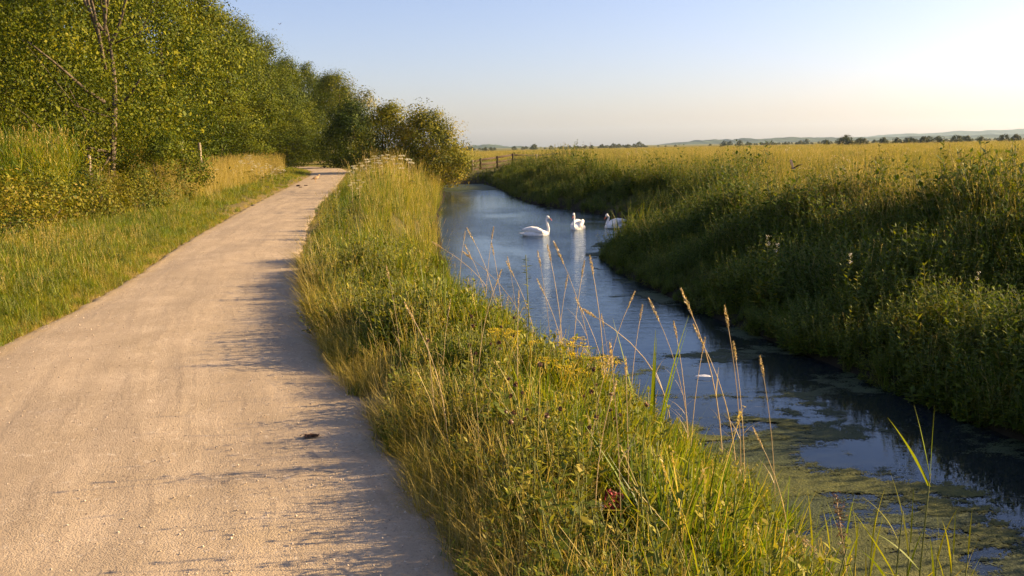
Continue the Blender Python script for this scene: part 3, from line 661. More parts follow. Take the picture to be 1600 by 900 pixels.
def tree_meshes(nm, seed, H, Wd, base, ncl, nl, leaf, mat, bark, r0, **kw):
    tk = {k: kw.pop(k) for k in ('nlimb', 'lean', 'sway', 'fork') if k in kw}
    G, C = crown_geo(ncl, nl, H, Wd, base, leaf, seed=seed, **kw)
    return G.mesh(nm+'_crown', [mat]), trunk_geo(H, base, C, r0, seed, **tk).mesh(nm+'_trunk', [bark], True)
def plant_tree(nm, meshes, loc, rz, label, cat='tree', group=None, scale=1, zs=1, stem_name='trunk', top_name='crown'):
    t = thing(nm, label, cat, loc, rz, group); t.scale = (scale, scale, scale*zs)
    link(stem_name, meshes[1], t); link(top_name, meshes[0], t); return t
def gz(x, y, dz=0): return (float(x), float(y), float(height(x, y))+dz)
def top_at(px, py, H, base=0.):
    d = ray(px, py); t = (base+H-EYE)/d[2]; return d[0]*t, d[1]*t

wood = [tree_meshes('wood_tree', 20+i, 15., w_, .6, 210, 36000, .17, M['tree'], M['darkbark'], .24, dry=(.05, .75), shape=s_) for i, (w_, s_) in
        enumerate([(8.4, 1.0), (7.4, .9), (9.0, 1.1), (8., .8), (7.2, 1.0)])]
# front of the wood, from the tops that stand against the sky: pixel of the top, height
tops = [(-150, -330, 17), (-40, -260, 17), (60, -210, 17), (228, -75, 16.5), (300, -28, 16), (338, 8, 15.5), (372, 36, 15.5), (412, 62, 15), (446, 92, 14.5), (478, 103, 14.5), (505, 122, 14), (535, 138, 13.5)]
GW = 'dense green trees of the wood along the left'
for i, (px, py, H) in enumerate(tops):
    x, y = top_at(px, py, H, .2); o = plant_tree('wood_tree', wood[i % 5], gz(x, y, -.1), i*2.1, 'dense leafy green tree standing in the unbroken wood left of the path', 'tree', GW, 1, H/15.)
    o.scale = (random.uniform(.95, 1.15), random.uniform(.95, 1.15), H/15.)
for i, (x, y, H) in enumerate([(-38, 40, 17), (-34, 47, 16), (-37, 56, 17), (-33, 63, 16), (-40, 70, 17), (-34, 76, 16), (-37, 88, 16), (-33, 97, 15), (-31, 108, 14), (-38, 108, 15), (-45, 52, 18), (-46, 80, 18),
                               (-28, 54, 9), (-26, 66, 8), (-25, 78, 8), (-24.5, 90, 7.5), (-25, 102, 8), (-30, 118, 12), (-24, 126, 12), (-44, 33, 18), (-33, 36, 15)]):
    plant_tree('wood_tree', wood[(i*3+1) % 5], gz(x, y, -.1), i*1.3, 'dense leafy green tree standing in the unbroken wood left of the path', 'tree', GW, random.uniform(.75, 1.05) if H < 10 else 1.05, H/15.)
# the poplar with the visible pale trunk, standing in front
pop = tree_meshes('poplar', 61, 17.5, 9.5, 1.2, 230, 46000, .115, M['tree'], M['bark'], .17, dry=(.2, .9), core=.10, ragged=.35, nlimb=14, sway=.22, fork=.46)
x, y, _ = at(172, 240, 39)
po = plant_tree('poplar_tree', pop, gz(x, y, -.1), .4, 'tall open poplar with pale bare trunk and forking limbs in front of the dark wood')
for k, (a, z0, z1, q) in enumerate([(-1.9, 5.6, 11.5, 2.0), (-.5, 6.3, 11.0, 2.3), (.9, 7.0, 12.5, 1.2), (2.4, 7.2, 12.0, 1.9), (3.9, 6.8, 12.8, 1.4), (-2.9, 4.2, 6.6, 2.8), (-1.0, 3.9, 5.0, 2.6)]):
    G = Geo(); f = np.linspace(0, 1, 6); tube(G, np.stack([q*math.cos(a)*f**.8+.1*np.sin(f*5+k)+.1, q*math.sin(a)*f**.8+.1*np.cos(f*4+k)-.1, z0+(z1-z0)*f], -1), np.interp(f, (0, 1), (.085, .03)), 6)
    link('limb', G.mesh('poplar_limb', [M['bark']], True), po.children[0] if po.children[0].name.startswith('trunk') else po.children[1])
lo = tree_meshes('end_willow', 71, 8.6, 6.2, 1.6, 70, 3600, .24, M['pale'], M['darkbark'], .16, dry=(.2, .9), core=.2, ragged=.5)
x, y = top_at(568, 137, 8.8); plant_tree('willow_tree', lo, gz(x, y), .8, 'loose silvery crowned tree with gaps of sky at the end of the wood')
dk = tree_meshes('dark_hawthorn', 81, 6.2, 6.2, .1, 150, 20000, .17, M['tree'], M['darkbark'], .2, dry=(.0, .5), core=.3)
x, y, _ = at(551, 258, 92); plant_tree('hawthorn_tree', dk, gz(x, y), .2, 'dark rounded hawthorn tree overhanging the shaded bend where the path ends')
sal = tree_meshes('bank_sallow', 91, 5.7, 5.9, .1, 130, 30000, .13, M['sallow'], M['darkbark'], .12, dry=(.1, .85), core=.3, ragged=.3, nlimb=16, fork=.7, sway=.5)
x, y, _ = at(668, 285, 68); plant_tree('sallow_bush', sal, (x, y, -1.2), 1.1, 'big golden green sallow bush leaning over the far water on the left bank', 'bush')
sal2 = tree_meshes('low_sallow', 93, 5.2, 5.6, .1, 100, 20000, .13, M['sallow'], M['darkbark'], .12, dry=(.0, .75), core=.3, ragged=.4, nlimb=20)
x, y, _ = at(612, 280, 70); plant_tree('sallow_bush', sal2, (x, y, -.5), 2.1, 'darker sallow bush squeezed between the hawthorn and the golden bush', 'bush')
# small bushes along the left verge
def bush(nm, seed, H, Wd, ncl, nl, leaf, mat, dry): return tree_meshes(nm, seed, H, Wd, .02, ncl, nl, leaf, mat, M['darkbark'], .035, dry=dry, core=.3, ragged=.35, nlimb=20, fork=.6)
b1 = bush('verge_shrub', 101, 2.3, 2.8, 60, 11000, .075, M['tree'], (.1, .8)); x, y = on_level(262, 316)[:2]
plant_tree('verge_shrub', b1, gz(x, y), .3, 'round olive shrub at the grass edge in front of the two grey posts', 'shrub')
b2 = bush('rusty_shrub', 102, 2.5, 3.0, 60, 4600, .095, M['bramble'], (.45, 1.0)); x, y, _ = at(235, 270, 40)
plant_tree('rusty_shrub', b2, gz(x, y), .3, 'rusty tinged shrub behind the round olive shrub under the wood', 'shrub')
b3 = bush('left_thicket', 103, 3.4, 4.6, 80, 6500, .10, M['bramble'], (.45, .95)); x, y, _ = at(18, 240, 40)
plant_tree('thicket_shrub', b3, gz(x, y), .3, 'brownish thicket shrub rising behind the pale reeds', 'shrub')
b4 = bush('bramble_bush', 104, 1.15, 2.6, 70, 7000, .055, M['bramble'], (.15, .85))
for i, (px, Y, s_, lb) in enumerate([(150, 22.5, 1.0, 'wide bramble bush spilling onto the short grass below the reeds'), (55, 20.5, 1.05, 'olive bramble bush beside the dark hollow below the reeds'),
                                     (215, 27, .95, 'bramble bush touching the left side of the round olive shrub'), (-20, 17.5, 1.1, 'leafy bramble bush nearest the camera beyond the left verge')]):
    x, y, _ = at(px, 330, Y); plant_tree('bramble_bush', b4, gz(x, y, -.05), i*1.7, lb, 'bush', 'bramble bushes along the left verge', s_)

# ------------------------------------------------------------------ far landscape
fb = [tree_meshes('field_bush', 111+i, 4.2, 6.2, .0, 36, 1500, .55, M['wood_far'], M['darkbark'], .15, dry=(.2, .9), core=.4) for i in range(3)]
far_b = [(1323, 213.5, 300, 1.05, 'largest round hawthorn bush in the row beyond the meadow'), (1346, 216, 310, .75, 'smaller round bush touching the largest bush of the far row'),
         (1381, 216, 330, .62, 'first small round bush right of the gap in the far row'), (1401, 216.5, 330, .66, None), (1422, 215, 330, .82, None), (1444, 214.5, 330, .82, None), (1467, 214, 330, .78, None),
         (1494, 212, 330, .80, None), (1512, 213, 350, .6, None), (1533, 214, 360, .5, None), (1570, 210.5, 340, .72, 'second bush from the right end of the far row'), (1588, 211, 340, .7, 'rightmost round bush of the far row'),
         (1293, 220, 330, .4, 'small low bush just left of the largest bush of the far row'), (1128, 227, 380, .45, 'lone small dark bush at the far edge of the meadow under the hills'), (1142, 229, 380, .3, 'tiny bush beside the lone dark bush at the far meadow edge')]
for i, (px, py, Y, s_, lb) in enumerate(far_b):
    p = at(px, py, Y); z = -.6; H = p[2]-z
    plant_tree('field_bush', fb[i % 3], (p[0], p[1], z), i*1.1, lb or 'round dark bush in the evenly spaced middle of the far row', 'bush', 'bushes in a row beyond the meadow', s_, H/(4.4*s_))
def ridge(name, Y, prof, depth, mat, rough, sc_):
    """a wooded rise: prof gives sideways metres and crest height"""
    p = np.array(prof, float); x = np.linspace(p[0, 0], p[-1, 0], 900); h = np.interp(x, p[:, 0], p[:, 1])
    h = h+rough*np.array([abs(mnoise.noise((a*sc_, Y, 0)))+.6*abs(mnoise.noise((a*sc_*2.7, Y, 3)))+.35*mnoise.noise((a*sc_*8, Y, 7)) for a in x])*sstep(.5, 4, h)
    k = 16; q = np.linspace(0, 1, k); V = []
    for j in q:
        n_ = np.array([mnoise.noise((a*sc_*3, j*9, 1.7)) for a in x])
        V.append(np.stack([x, 0*x+Y+depth*j, -.9+(h+.9)*math.sin(PI*min(1, j*1.05))**.7*(1+.12*n_)-(.3 if j in (0, 1) else 0)], -1))
    V = np.concatenate(V); ii = np.arange(len(V)).reshape(k, -1)
    fq = np.stack([ii[:-1, :-1], ii[:-1, 1:], ii[1:, 1:], ii[1:, :-1]], -1).reshape(-1, 4)
    tag(link(name, new_mesh(name, V, fq, [mat], None, True)), None, None, None, 'structure')
def crest(px, py, Y):
    p = at(px, py, Y); return (p[0], p[2])
ridge('hills', 3200, [crest(*q, 3200) for q in [(300, 236), (760, 229), (860, 230), (960, 229), (1050, 226), (1100, 222), (1180, 219), (1250, 215), (1310, 215), (1420, 215), (1600, 211), (1900, 205), (2300, 200)]], 500, M['hill'], 14, .006)
ridge('hills', 5200, [crest(*q, 5200) for q in [(0, 245), (700, 233), (1000, 231), (1140, 222), (1300, 217), (1440, 212), (1500, 209), (1540, 206), (1600, 203), (1700, 200), (2000, 194), (2500, 190)]], 1200, M['hill'], 18, .003)
C_f = proto_col('far_woodland', [bush('far_copse', 131+i, 6, 9, 24, 700, .9, M['wood_far'], (.0, .7))[0] for i in range(3)])
n = 420; px = U(700, 1650, n); Yd = U(620, 900, n); P = np.array([at(a, 230, b) for a, b in zip(px, Yd)]); P[:, 2] = -.6
dens = np.array([mnoise.noise((a*.012, 0, 2.2)) for a in px]); k = (dens > -.15) | (rng.uniform(0, 1, n) < .12); P = P[k]
scatter('far_woodland', C_f, P, rng.integers(0, 3, len(P)), np.clip(rng.lognormal(-1.0, .45, len(P)), .15, .9)*np.where(px[k] < 1010, .85, .75), 'distant dark line of hedges and trees along the foot of the hills', 'woodland', .02)

# ------------------------------------------------------------------ fences
def post_geo(h, r_=.065, cap=True):
    G = Geo(); tube(G, [(0, 0, -.25), (0, 0, h*.5), (.01, .005, h*.97), (.01, .005, h)], (r_, r_, r_*.97, r_*.85), 8); return G
ft = thing('wooden_fence', 'dark post and rail fence crossing the meadow at the far end of the stream', 'fence', (0, 0, 0))
fp = [(700, 263, 80), (738, 250, 83), (751, 247, 84.5), (777, 243.5, 89), (801, 239.5, 94), (838, 241, 99), (866, 238, 106), (895, 237.5, 112)]
pts = [at(*q) for q in fp]
for i, p in enumerate(pts):
    z0 = float(height(p[0], p[1])); h = max(.9, p[2]-z0)
    o = link('post', post_geo(h, .10 if i != 5 else .12).mesh('fence_post', [M['oldwood' if i in (1, 5) else 'brownwood']], True), ft, (p[0], p[1], z0))
for dz in (-.16, -.62, -1.02):
    G = Geo()
    for i in range(len(pts)-1):
        a, b = pts[i].copy(), pts[i+1].copy(); a[2] += dz; b[2] += dz+random.uniform(-.05, .05); d = (b-a); d[2] = 0; s = np.array((d[1], -d[0], 0)); s /= np.linalg.norm(s)
        c = Geo(); hh = np.array((0, 0, .095)); a = a-s*.11; b = b-s*.11
        v = [a-s*.025-hh, a+s*.025-hh, a+s*.025+hh, a-s*.025+hh, b-s*.025-hh, b+s*.025-hh, b+s*.025+hh, b-s*.025+hh]
        G.add(v, [(0, 1, 2, 3), (7, 6, 5, 4), (0, 4, 5, 1), (1, 5, 6, 2), (2, 6, 7, 3), (3, 7, 4, 0)])
    link('rail', G.mesh('fence_rail', [M['brownwood']]), ft)
ft2 = thing('post_fence', 'pale weathered fence posts with a single rail below the wood behind the shrubs', 'fence', (0, 0, 0))
pts = [at(138, 242, 36), at(283, 222, 42), at(311, 223, 42)]
for p in pts:
    z0 = float(height(p[0], p[1])); link('post', post_geo(p[2]-z0, .075).mesh('weathered_post', [M['oldwood']], True), ft2, (p[0], p[1], z0))
G = Geo(); a, b = pts[1].copy(), pts[2].copy(); a[2] -= .40; b[2] -= .42; tube(G, [a, (a+b)/2, b], .035, 6); link('rail', G.mesh('weathered_rail', [M['oldwood']], True), ft2)

# ------------------------------------------------------------------ swans and other birds
def loft(sections, k=16):
    """closed skin through elliptical sections (centre, half width, half depth, tangent angle in the xz plane)"""
    V = []; Fc = []
    for (cx, cy, cz), a, b, ang in sections:
        n = (-math.sin(ang), 0, math.cos(ang))
        for j in range(k):
            th = 2*PI*j/k; V.append((cx+b*math.sin(th)*n[0], cy+a*math.cos(th), cz+b*math.sin(th)*n[2]))
    m = len(sections)
    for i in range(m-1):
        for j in range(k): Fc.append((i*k+j, i*k+(j+1) % k, (i+1)*k+(j+1) % k, (i+1)*k+j))
    Fc.append(tuple(range(k))[::-1]); Fc.append(tuple((m-1)*k+j for j in range(k)))
    return V, Fc
def auto(pts, yaw=None):
    """sections with tangent angles from the path of the centres: (x,z,halfwidth,halfdepth[,y])"""
    P = np.array([(p[0], p[1]) for p in pts], float); T = np.gradient(P, axis=0)
    return [((p[0], p[4] if len(p) > 4 else 0, p[1]), p[2], p[3], math.atan2(t[1], t[0])) for p, t in zip(pts, T)]
def merged(parts):
    V = []; Fc = []
    for v, f in parts:
        n = len(V); V += v; Fc += [tuple(i+n for i in q) for q in f]
    return V, Fc
def fused(name, parts, voxel, mats, pick=None, smooth=2):
    V, Fc = merged(parts); me = bpy.data.meshes.new(name); me.from_pydata(V, [], Fc); me.update()
    o = bpy.data.objects.new(name, me); COL.objects.link(o)
    r = o.modifiers.new('r', 'REMESH'); r.mode = 'VOXEL'; r.voxel_size = voxel
    s = o.modifiers.new('s', 'SMOOTH'); s.iterations = smooth; s.factor = .5
    bpy.context.view_layer.update(); dg = bpy.context.evaluated_depsgraph_get()
    m2 = bpy.data.meshes.new_from_object(o.evaluated_get(dg)); m2.name = name
    bpy.data.objects.remove(o); m2.materials.clear()
    for m in mats: m2.materials.append(m)
    for p in m2.polygons:
        p.use_smooth = True
        p.material_index = pick(p.center) if pick else 0
    return m2
BODY = [(-.60, .13, .012, .010), (-.52, .12, .06, .02), (-.42, .095, .12, .06), (-.30, .08, .175, .12), (-.12, .075, .215, .165), (.06, .07, .22, .175), (.22, .07, .19, .165), (.34, .08, .13, .125), (.41, .10, .07, .08), (.44, .11, .02, .03)]
def swan(nm, neck, head_ang, loc, rz, label, wing_lift=.05):
    body = loft(auto(BODY)); parts = [body]
    for s in (-1, 1):                                          # folded wings arching over the back
        parts.append(loft(auto([(.26, .12, .02, .03, s*.15), (.18, .16, .06, .08, s*.165), (.02, .19+wing_lift*.4, .075, .11, s*.15), (-.18, .20+wing_lift, .06, .10, s*.115), (-.36, .20+wing_lift, .04, .06, s*.07), (-.50, .19+wing_lift, .012, .02, s*.035)]), 12))
    parts.append(loft(auto(neck), 12))
    hx, hz = neck[-1][0], neck[-1][1]; c, s_ = math.cos(head_ang), math.sin(head_ang)
    L2 = lambda d, u: (hx+c*d-s_*u, hz+s_*d+c*u)
    hd = [(*L2(-.055, .0), .012, .012), (*L2(-.035, .005), .036, .034), (*L2(.01, .008), .042, .042), (*L2(.05, .004), .036, .036), (*L2(.09, -.006), .026, .026), (*L2(.105, -.01), .012, .012)]
    sec = [((p[0], 0, p[1]), p[2], p[3], head_ang) for p in hd]; parts.append(loft(sec, 12))
    root = thing(nm, label, 'swan', loc, rz, 'swans on the stream')
    link('plumage', fused('swan_plumage', parts, .011, [M['white']]), root)
    bl = [(*L2(.095, -.006), .020, .022), (*L2(.12, -.012), .018, .017), (*L2(.16, -.020), .020, .013), (*L2(.19, -.028), .018, .009), (*L2(.20, -.031), .008, .004)]
    v, f = loft([((p[0], 0, p[1]), p[2], p[3], head_ang-.15) for p in bl], 10); me = bpy.data.meshes.new('swan_bill'); me.from_pydata(v, [], f); me.materials.append(M['bill']); bill = link('bill', me, root)
    kb = [(*L2(.072, .030), .006, .006), (*L2(.082, .032), .014, .013), (*L2(.10, .024), .015, .014), (*L2(.115, .014), .006, .006)]
    parts2 = [loft([((p[0], 0, p[1]), p[2], p[3], head_ang) for p in kb], 8)]
    for s in (-1, 1):
        e = [(*L2(.045, .012), .004, .004), (*L2(.062, .008), .012, .013), (*L2(.088, -.002), .006, .011)]
        parts2.append(loft([((p[0], s*.030, p[1]), p[2], p[3], head_ang) for p in e], 8))
    v, f = merged(parts2); me = bpy.data.meshes.new('swan_mask'); me.from_pydata(v, [], f); me.materials.append(M['black']); link('bill_knob', me, bill)
    return root
neck_up = [(.20, .06, .10, .12), (.33, .10, .075, .085), (.41, .17, .052, .056), (.425, .26, .042, .044), (.405, .36, .036, .038), (.375, .46, .033, .035), (.355, .55, .032, .034), (.365, .62, .033, .035), (.395, .66, .036, .037)]
neck_mid = [(.20, .06, .10, .12), (.33, .10, .075, .085), (.39, .17, .052, .056), (.39, .26, .042, .044), (.365, .36, .036, .038), (.34, .44, .033, .035), (.335, .52, .032, .034), (.35, .58, .033, .035), (.38, .61, .036, .037)]
neck_low = [(.20, .06, .10, .12), (.33, .12, .07, .08), (.36, .20, .050, .054), (.33, .29, .042, .044), (.29, .36, .036, .038), (.28, .43, .034, .035), (.31, .49, .034, .035), (.36, .52, .036, .037)]
p = on_level(838, 368, WATER_Z); swan('swan', neck_up, -.55, (p[0], p[1], WATER_Z-.035), .06, 'white swan in profile with long upright neck, swimming to the right')
p = on_level(903, 358, WATER_Z); swan('swan', neck_mid, -.75, (p[0], p[1], WATER_Z-.035), math.radians(243), 'white swan seen from the front in the middle of the three', .10)
p = on_level(961, 355.5, WATER_Z); swan('swan', neck_low, -.8, (p[0], p[1], WATER_Z-.035), math.radians(208), 'swan preening with bent neck, half hidden by the grassy right bank', .08)

def feather_sheet(pts_a, pts_b, th):
    """a thin wing between a leading and a trailing edge"""
    n = len(pts_a); V = []; Fc = []
    for a, b in zip(pts_a, pts_b):
        a, b = np.array(a, float), np.array(b, float)
        V += [tuple(a+(0, 0, th)), tuple(b+(0, 0, th*.3)), tuple(b-(0, 0, th*.3)), tuple(a-(0, 0, th))]
    for i in range(n-1):
        for j in range(4): Fc.append((i*4+j, i*4+(j+1) % 4, (i+1)*4+(j+1) % 4, (i+1)*4+j))
    Fc.append((3, 2, 1, 0)); Fc.append(tuple((n-1)*4+j for j in range(4))); return V, Fc
def flying_bird(loc, rz, span, label, mats, pick, lift=.6, roll=0, group=None):
    L_ = span*.42
    parts = [loft(auto([(-.62*L_, .02*L_, .10*L_, .015*L_), (-.35*L_, .0, .05*L_, .03*L_), (-.15*L_, 0, .11*L_, .10*L_), (.12*L_, 0, .13*L_, .13*L_), (.3*L_, .03*L_, .085*L_, .085*L_), (.40*L_, .06*L_, .09*L_, .09*L_), (.48*L_, .06*L_, .05*L_, .05*L_), (.56*L_, .04*L_, .008*L_, .008*L_)]), 10)]
    for s in (-1, 1):
        y = [.06, .3, .62, 1.0]; z = [.04, .22*lift*1.6, .5*lift*1.6, .72*lift*1.6]
        parts.append(feather_sheet([(.16*L_-.10*L_*q*q+.14*L_*math.sin(PI*q), s*q*span*.5*math.cos(lift*.6), c*span*.4) for q, c in zip(y, z)], [(-.20*L_-.14*L_*q*q*1.5, s*q*span*.5*math.cos(lift*.6), c*span*.4) for q, c in zip(y, z)], .012*span))
    o = link('bird', fused('bird_body', parts, span*.011, mats, pick, 1), None, loc); o.rotation_euler = (roll, 0, rz)
    return tag(o, label, 'bird', group)
flying_bird(at(1240, 263, 20), math.radians(205), .40, 'dark brown bird with a pale belly flying low over the meadow', [M['darkbird'], M['white']], lambda c: 1 if (abs(c.y) < .02 and c.z < -.004 and c.x > -.04) else 0, .8, math.radians(-18))
flying_bird(at(437, 38, 70), 1.2, .35, 'tiny dark bird high in the blue sky right of the wood', [M['darkbird']], None)
flying_bird(at(667, 154, 85), .3, .30, 'tiny dark bird in the sky just above the golden bush', [M['darkbird']], None)
# a long-legged tawny bird on the path
p = on_level(493, 285.5); s_ = 1.25
bd = fused('path_bird', [loft(auto([(-.20, .13, .02, .008), (-.12, .155, .035, .02), (-.04, .18, .06, .055), (.05, .205, .065, .065), (.11, .235, .045, .05), (.135, .27, .028, .03), (.145, .30, .03, .03), (.165, .325, .034, .032), (.19, .325, .024, .022), (.225, .318, .006, .006)]), 12)]
           + [loft([((-.01+.02*q, s*.028, .15-.15*q), .010-.004*q, .012-.004*q, -1.4) for q in (0, .5, .9, 1.0)], 6) for s in (-1, 1)]
           + [loft([((.0+.02*q, s*.028, .008), .012-.004*q, .006, 0) for q in (0, 1, 2.5)], 6) for s in (-1, 1)], .007, [M['tawny']])
o = link('bird', bd, None, (p[0], p[1], .02)); o.rotation_euler = (0, 0, .5); o.scale = (s_,)*3
tag(o, 'small sandy brown bird standing on the far end of the path', 'bird')

# ------------------------------------------------------------------ small things on path, verge and water
for (px, py, s_, lb) in [(466, 291.5, .11, 'largest dark clod on the path near the sandy bird'), (478, 291, .07, 'smaller dark clod just right of the largest one on the path'), (468.5, 293.5, .05, 'tiny dark crumb below the largest clod on the path')]:
    p = on_level(px, py); G = Geo()
    for k in range(4):
        q = rng.normal(0, s_*.5, 2); n = np.linspace(0, PI, 6); tube(G, [(q[0], q[1], s_*.25-s_*.4*math.cos(a)) for a in n], [.002+s_*random.uniform(.45, .7)*math.sin(a) for a in n], 7)
    tag(link('clod', G.mesh('clod', [M['clod']], True), None, (p[0], p[1], .02)), lb, 'clod', 'dark clods on the path')
for (px, py, w_, lb) in [(486, 687, .022, 'flat patch of torn dry moss lying at the shaded right edge of the path'),]:
    p = on_level(px, py); G = Geo(); q = rng.normal(0, w_*.8, (160, 3))*np.array((1.2, .5, .08)); q[:, 2] = np.abs(q[:, 2])+.004
    leaves(G, q, rnd_dir(160)*.6+np.array((0, 0, 1)), .026, .6, U(.2, .8, 160)); tag(link('moss_patch', G.mesh('moss_patch', [M['seed']]), None, (p[0], p[1], .02)), lb, 'moss')
# crumpled wrapper in the grass
p = at(950, 792, 3.85)
root = thing('litter_wrapper', 'crumpled red and white wrapper caught low in the verge grass', 'litter', p, .4)
def crumple(name, w_, h_, mat, seed, off, rot):
    n = 9; V = []; Fc = []
    for i in range(n):
        for j in range(n):
            u, v = i/(n-1)-.5, j/(n-1)-.5; x, y, z = u*w_, .022*mnoise.noise((u*5+seed, v*5, 0))+.02*mnoise.noise((u*11, v*11+seed, 3)), v*h_
            V.append((x+.012*mnoise.noise((u*6, v*6, seed)), y, z+.012*mnoise.noise((u*6, v*6, seed+9))))
    V = [(Matrix.Rotation(rot, 3, 'Y') @ Vector(v)+Vector(off)) for v in V]; k = len(V); V += [v+Vector((0, .0015, 0)) for v in V]
    for i in range(n-1):
        for j in range(n-1):
            a = i*n+j; Fc += [(a, a+1, a+n+1, a+n), (k+a, k+a+n, k+a+n+1, k+a+1)]
    me = bpy.data.meshes.new(name); me.from_pydata([tuple(v) for v in V], [], Fc); me.materials.append(mat); link(name, me, root); return me
crumple('red_foil', .10, .085, M['redfoil'], 2, (.02, 0, .03), .5); crumple('white_flap', .055, .04, M['whitefoil'], 7, (-.055, -.012, .012), -.4)
# white feather on the weed
p = on_level(897, 573, WATER_Z+.01) if False else on_level(1098, 591, WATER_Z)
V, Fc = feather_sheet([(-.10, 0, 0), (-.05, .022, .012), (.02, .03, .018), (.08, .02, .016), (.11, 0, .008)], [(-.10, -.002, 0), (-.05, -.018, .01), (.02, -.026, .014), (.08, -.018, .012), (.11, -.003, .008)], .003)
me = bpy.data.meshes.new('feather'); me.from_pydata(V, [], Fc); me.materials.append(M['white']); o = link('feather', me, None, (p[0], p[1], WATER_Z+.02)); o.rotation_euler = (.2, 0, -.3)
tag(o, 'curled white feather floating at the edge of the yellow algae', 'feather')

# ------------------------------------------------------------------ plants that stand out one by one
def hit(px, py, dz):
    """where the line of sight meets the growth dz above the ground"""
    for Y in np.arange(6, 60, .05):
        p = at(px, py, Y)
        if p[0] > wat_l(Y)+1 and p[2] < float(height(p[0], p[1]))+dz: return p
    return p
def stalk_proto(H, head, bend, dry=.8, spike=True):
    """a single dry grass stalk with its seed head"""
    root = thing('grass_stalk', 'tall dry grass stalk with slim pale seed head in front of the water', 'grass stalk', (0, 0, 0), 0, 'pale seed stalks along the water edge')
    q = np.linspace(0, 1, 9); S = np.stack([bend*q**2.2*H*.35, 0*q, H*q*(1-.10*abs(bend)*q)], -1)
    G = Geo(); tube(G, S, np.interp(q, (0, 1), (.0028, .0016)), 4, dry); blades(G, np.repeat(S[2:5], 1, 0), U(.12, .25, 3), .004, U(0, 6.28, 3), U(.3, .7, 3), U(.3, 1.2, 3), U(.4, .9, 3))
    link('stem', G.mesh('stalk_stem', [M['straw']]), root)
    G = Geo(); n = 70; k = np.linspace(0, 1, n); tip = S[-1]; dr = S[-1]-S[-2]; dr /= np.linalg.norm(dr)
    P = tip+dr*((k-.35)*head)[:, None]+rnd_dir(n)*(.0065*np.sin(PI*np.clip(k*.9+.08, 0, 1)))[:, None]
    D = dr+.45*rnd_dir(n); leaves(G, P, rnd_dir(n), .017, .4, U(.4, 1, n), 0, D); link('seed_head', G.mesh('stalk_head', [M['straw']]), root)
    return root
st = [stalk_proto(1.0, .11, .25), stalk_proto(1.0, .14, .6), stalk_proto(1.0, .09, 1.5)]
def drop(o):
    for c in list(o.children): bpy.data.objects.remove(c)
    bpy.data.objects.remove(o)
heads = [(849, 409, 9.5, 0), (866, 400, 9.8, 0), (895, 403, 9.2, 1), (905, 425, 9, 0), (932, 419, 8.8, 0), (925, 483, 8.6, 1), (972, 476, 8.4, 1), (987, 487, 8.3, 2), (996, 493, 8.2, 0), (947, 505, 8.4, 0), (1045, 493, 7.6, 1), (1063, 520, 7.5, 0),
         (1097, 478, 7.2, 1), (1145, 502, 7, 0), (1117, 532, 7, 1), (1155, 553, 6.8, 0), (1200, 580, 6.2, 0), (1093, 545, 7.3, 0), (1207, 690, 5.6, 1), (862, 452, 9.4, 1), (800, 415, 10.5, 0), (815, 425, 10.2, 1), (783, 405, 11, 2), (880, 445, 9.1, 0),
         (765, 368, 12.5, 0), (752, 372, 13, 1), (737, 385, 13, 2), (745, 395, 12.6, 1), (722, 372, 13.6, 0), (775, 392, 12, 0)]
for i, (px, py, Y, k) in enumerate(heads):
    p = at(px, py, Y); rz = random.choice((PI, PI-.5, .3, PI+.4)); bx = (.0875, .21, .5)[k]
    for _ in range(3):
        b = p[:2]; z0 = float(height(b[0], b[1])); H = max(.45, p[2]-z0); b = p[:2]-np.array((math.cos(rz), math.sin(rz)))*bx*H*.7
        z0 = float(height(b[0], b[1])); H = max(.45, p[2]-z0)
    copy_thing(st[k], (b[0], b[1], z0), rz, None, None, H/(.97, .93, .84)[k])
for i in range(11):
    y = 3.3+.28*i+random.uniform(-.1, .1); x = float(path_r(y))+random.uniform(.25, .95); H = random.uniform(.55, .95)
    copy_thing(st[i % 2], (x, y, float(height(x, y))), random.uniform(0, 6.28), 'tan grass stalk with fluffy head rising beside the near path edge', 'grass stalks beside the near path edge', H)['category'] = 'grass stalk'
root = thing('knapweed', 'x', 'wildflower', (0, 0, 0)); S = Geo(); K = Geo(); r = np.random.default_rng(8)
for k in range(6):
    a = r.uniform(0, 6.28); q = r.uniform(.05, .25); e = np.array((q*math.cos(a), q*math.sin(a), r.uniform(.6, 1.0))); tube(S, [(0, 0, 0), e*np.array((.35, .35, .5)), e], .0022, 4, .6)
    n = 26; leaves(K, e+rnd_dir(n)*.009, rnd_dir(n), .017, .7, U(0, 1, n)); n = 7; f = U(.2, .85, n); leaves(S, e*np.array((.6, .6, 1))*f[:, None]+rng.normal(0, .015, (n, 3)), rnd_dir(n), .07, .25, U(.3, .8, n))
    tube(K, [(0, 0, .005), e*np.array((.35, .35, .5)), e], .0012, 3, .5)
link('stem', S.mesh('knapweed_stem', [M['herb']]), root); link('seed_heads', K.mesh('knapweed_heads', [M['seed']]), root)
for i, (d, y) in enumerate([(.35, 3.5), (.75, 3.75), (.5, 4.1), (1.0, 4.4), (.4, 4.7), (.8, 5.2)]):
    x = float(path_r(y))+d; copy_thing(root, (x, y, float(height(x, y))), i*1.1, 'wiry brown headed knapweed in the dry grass beside the near path edge', 'knapweeds beside the near path edge', random.uniform(.6, .85))
drop(root)
for o in st: drop(o)

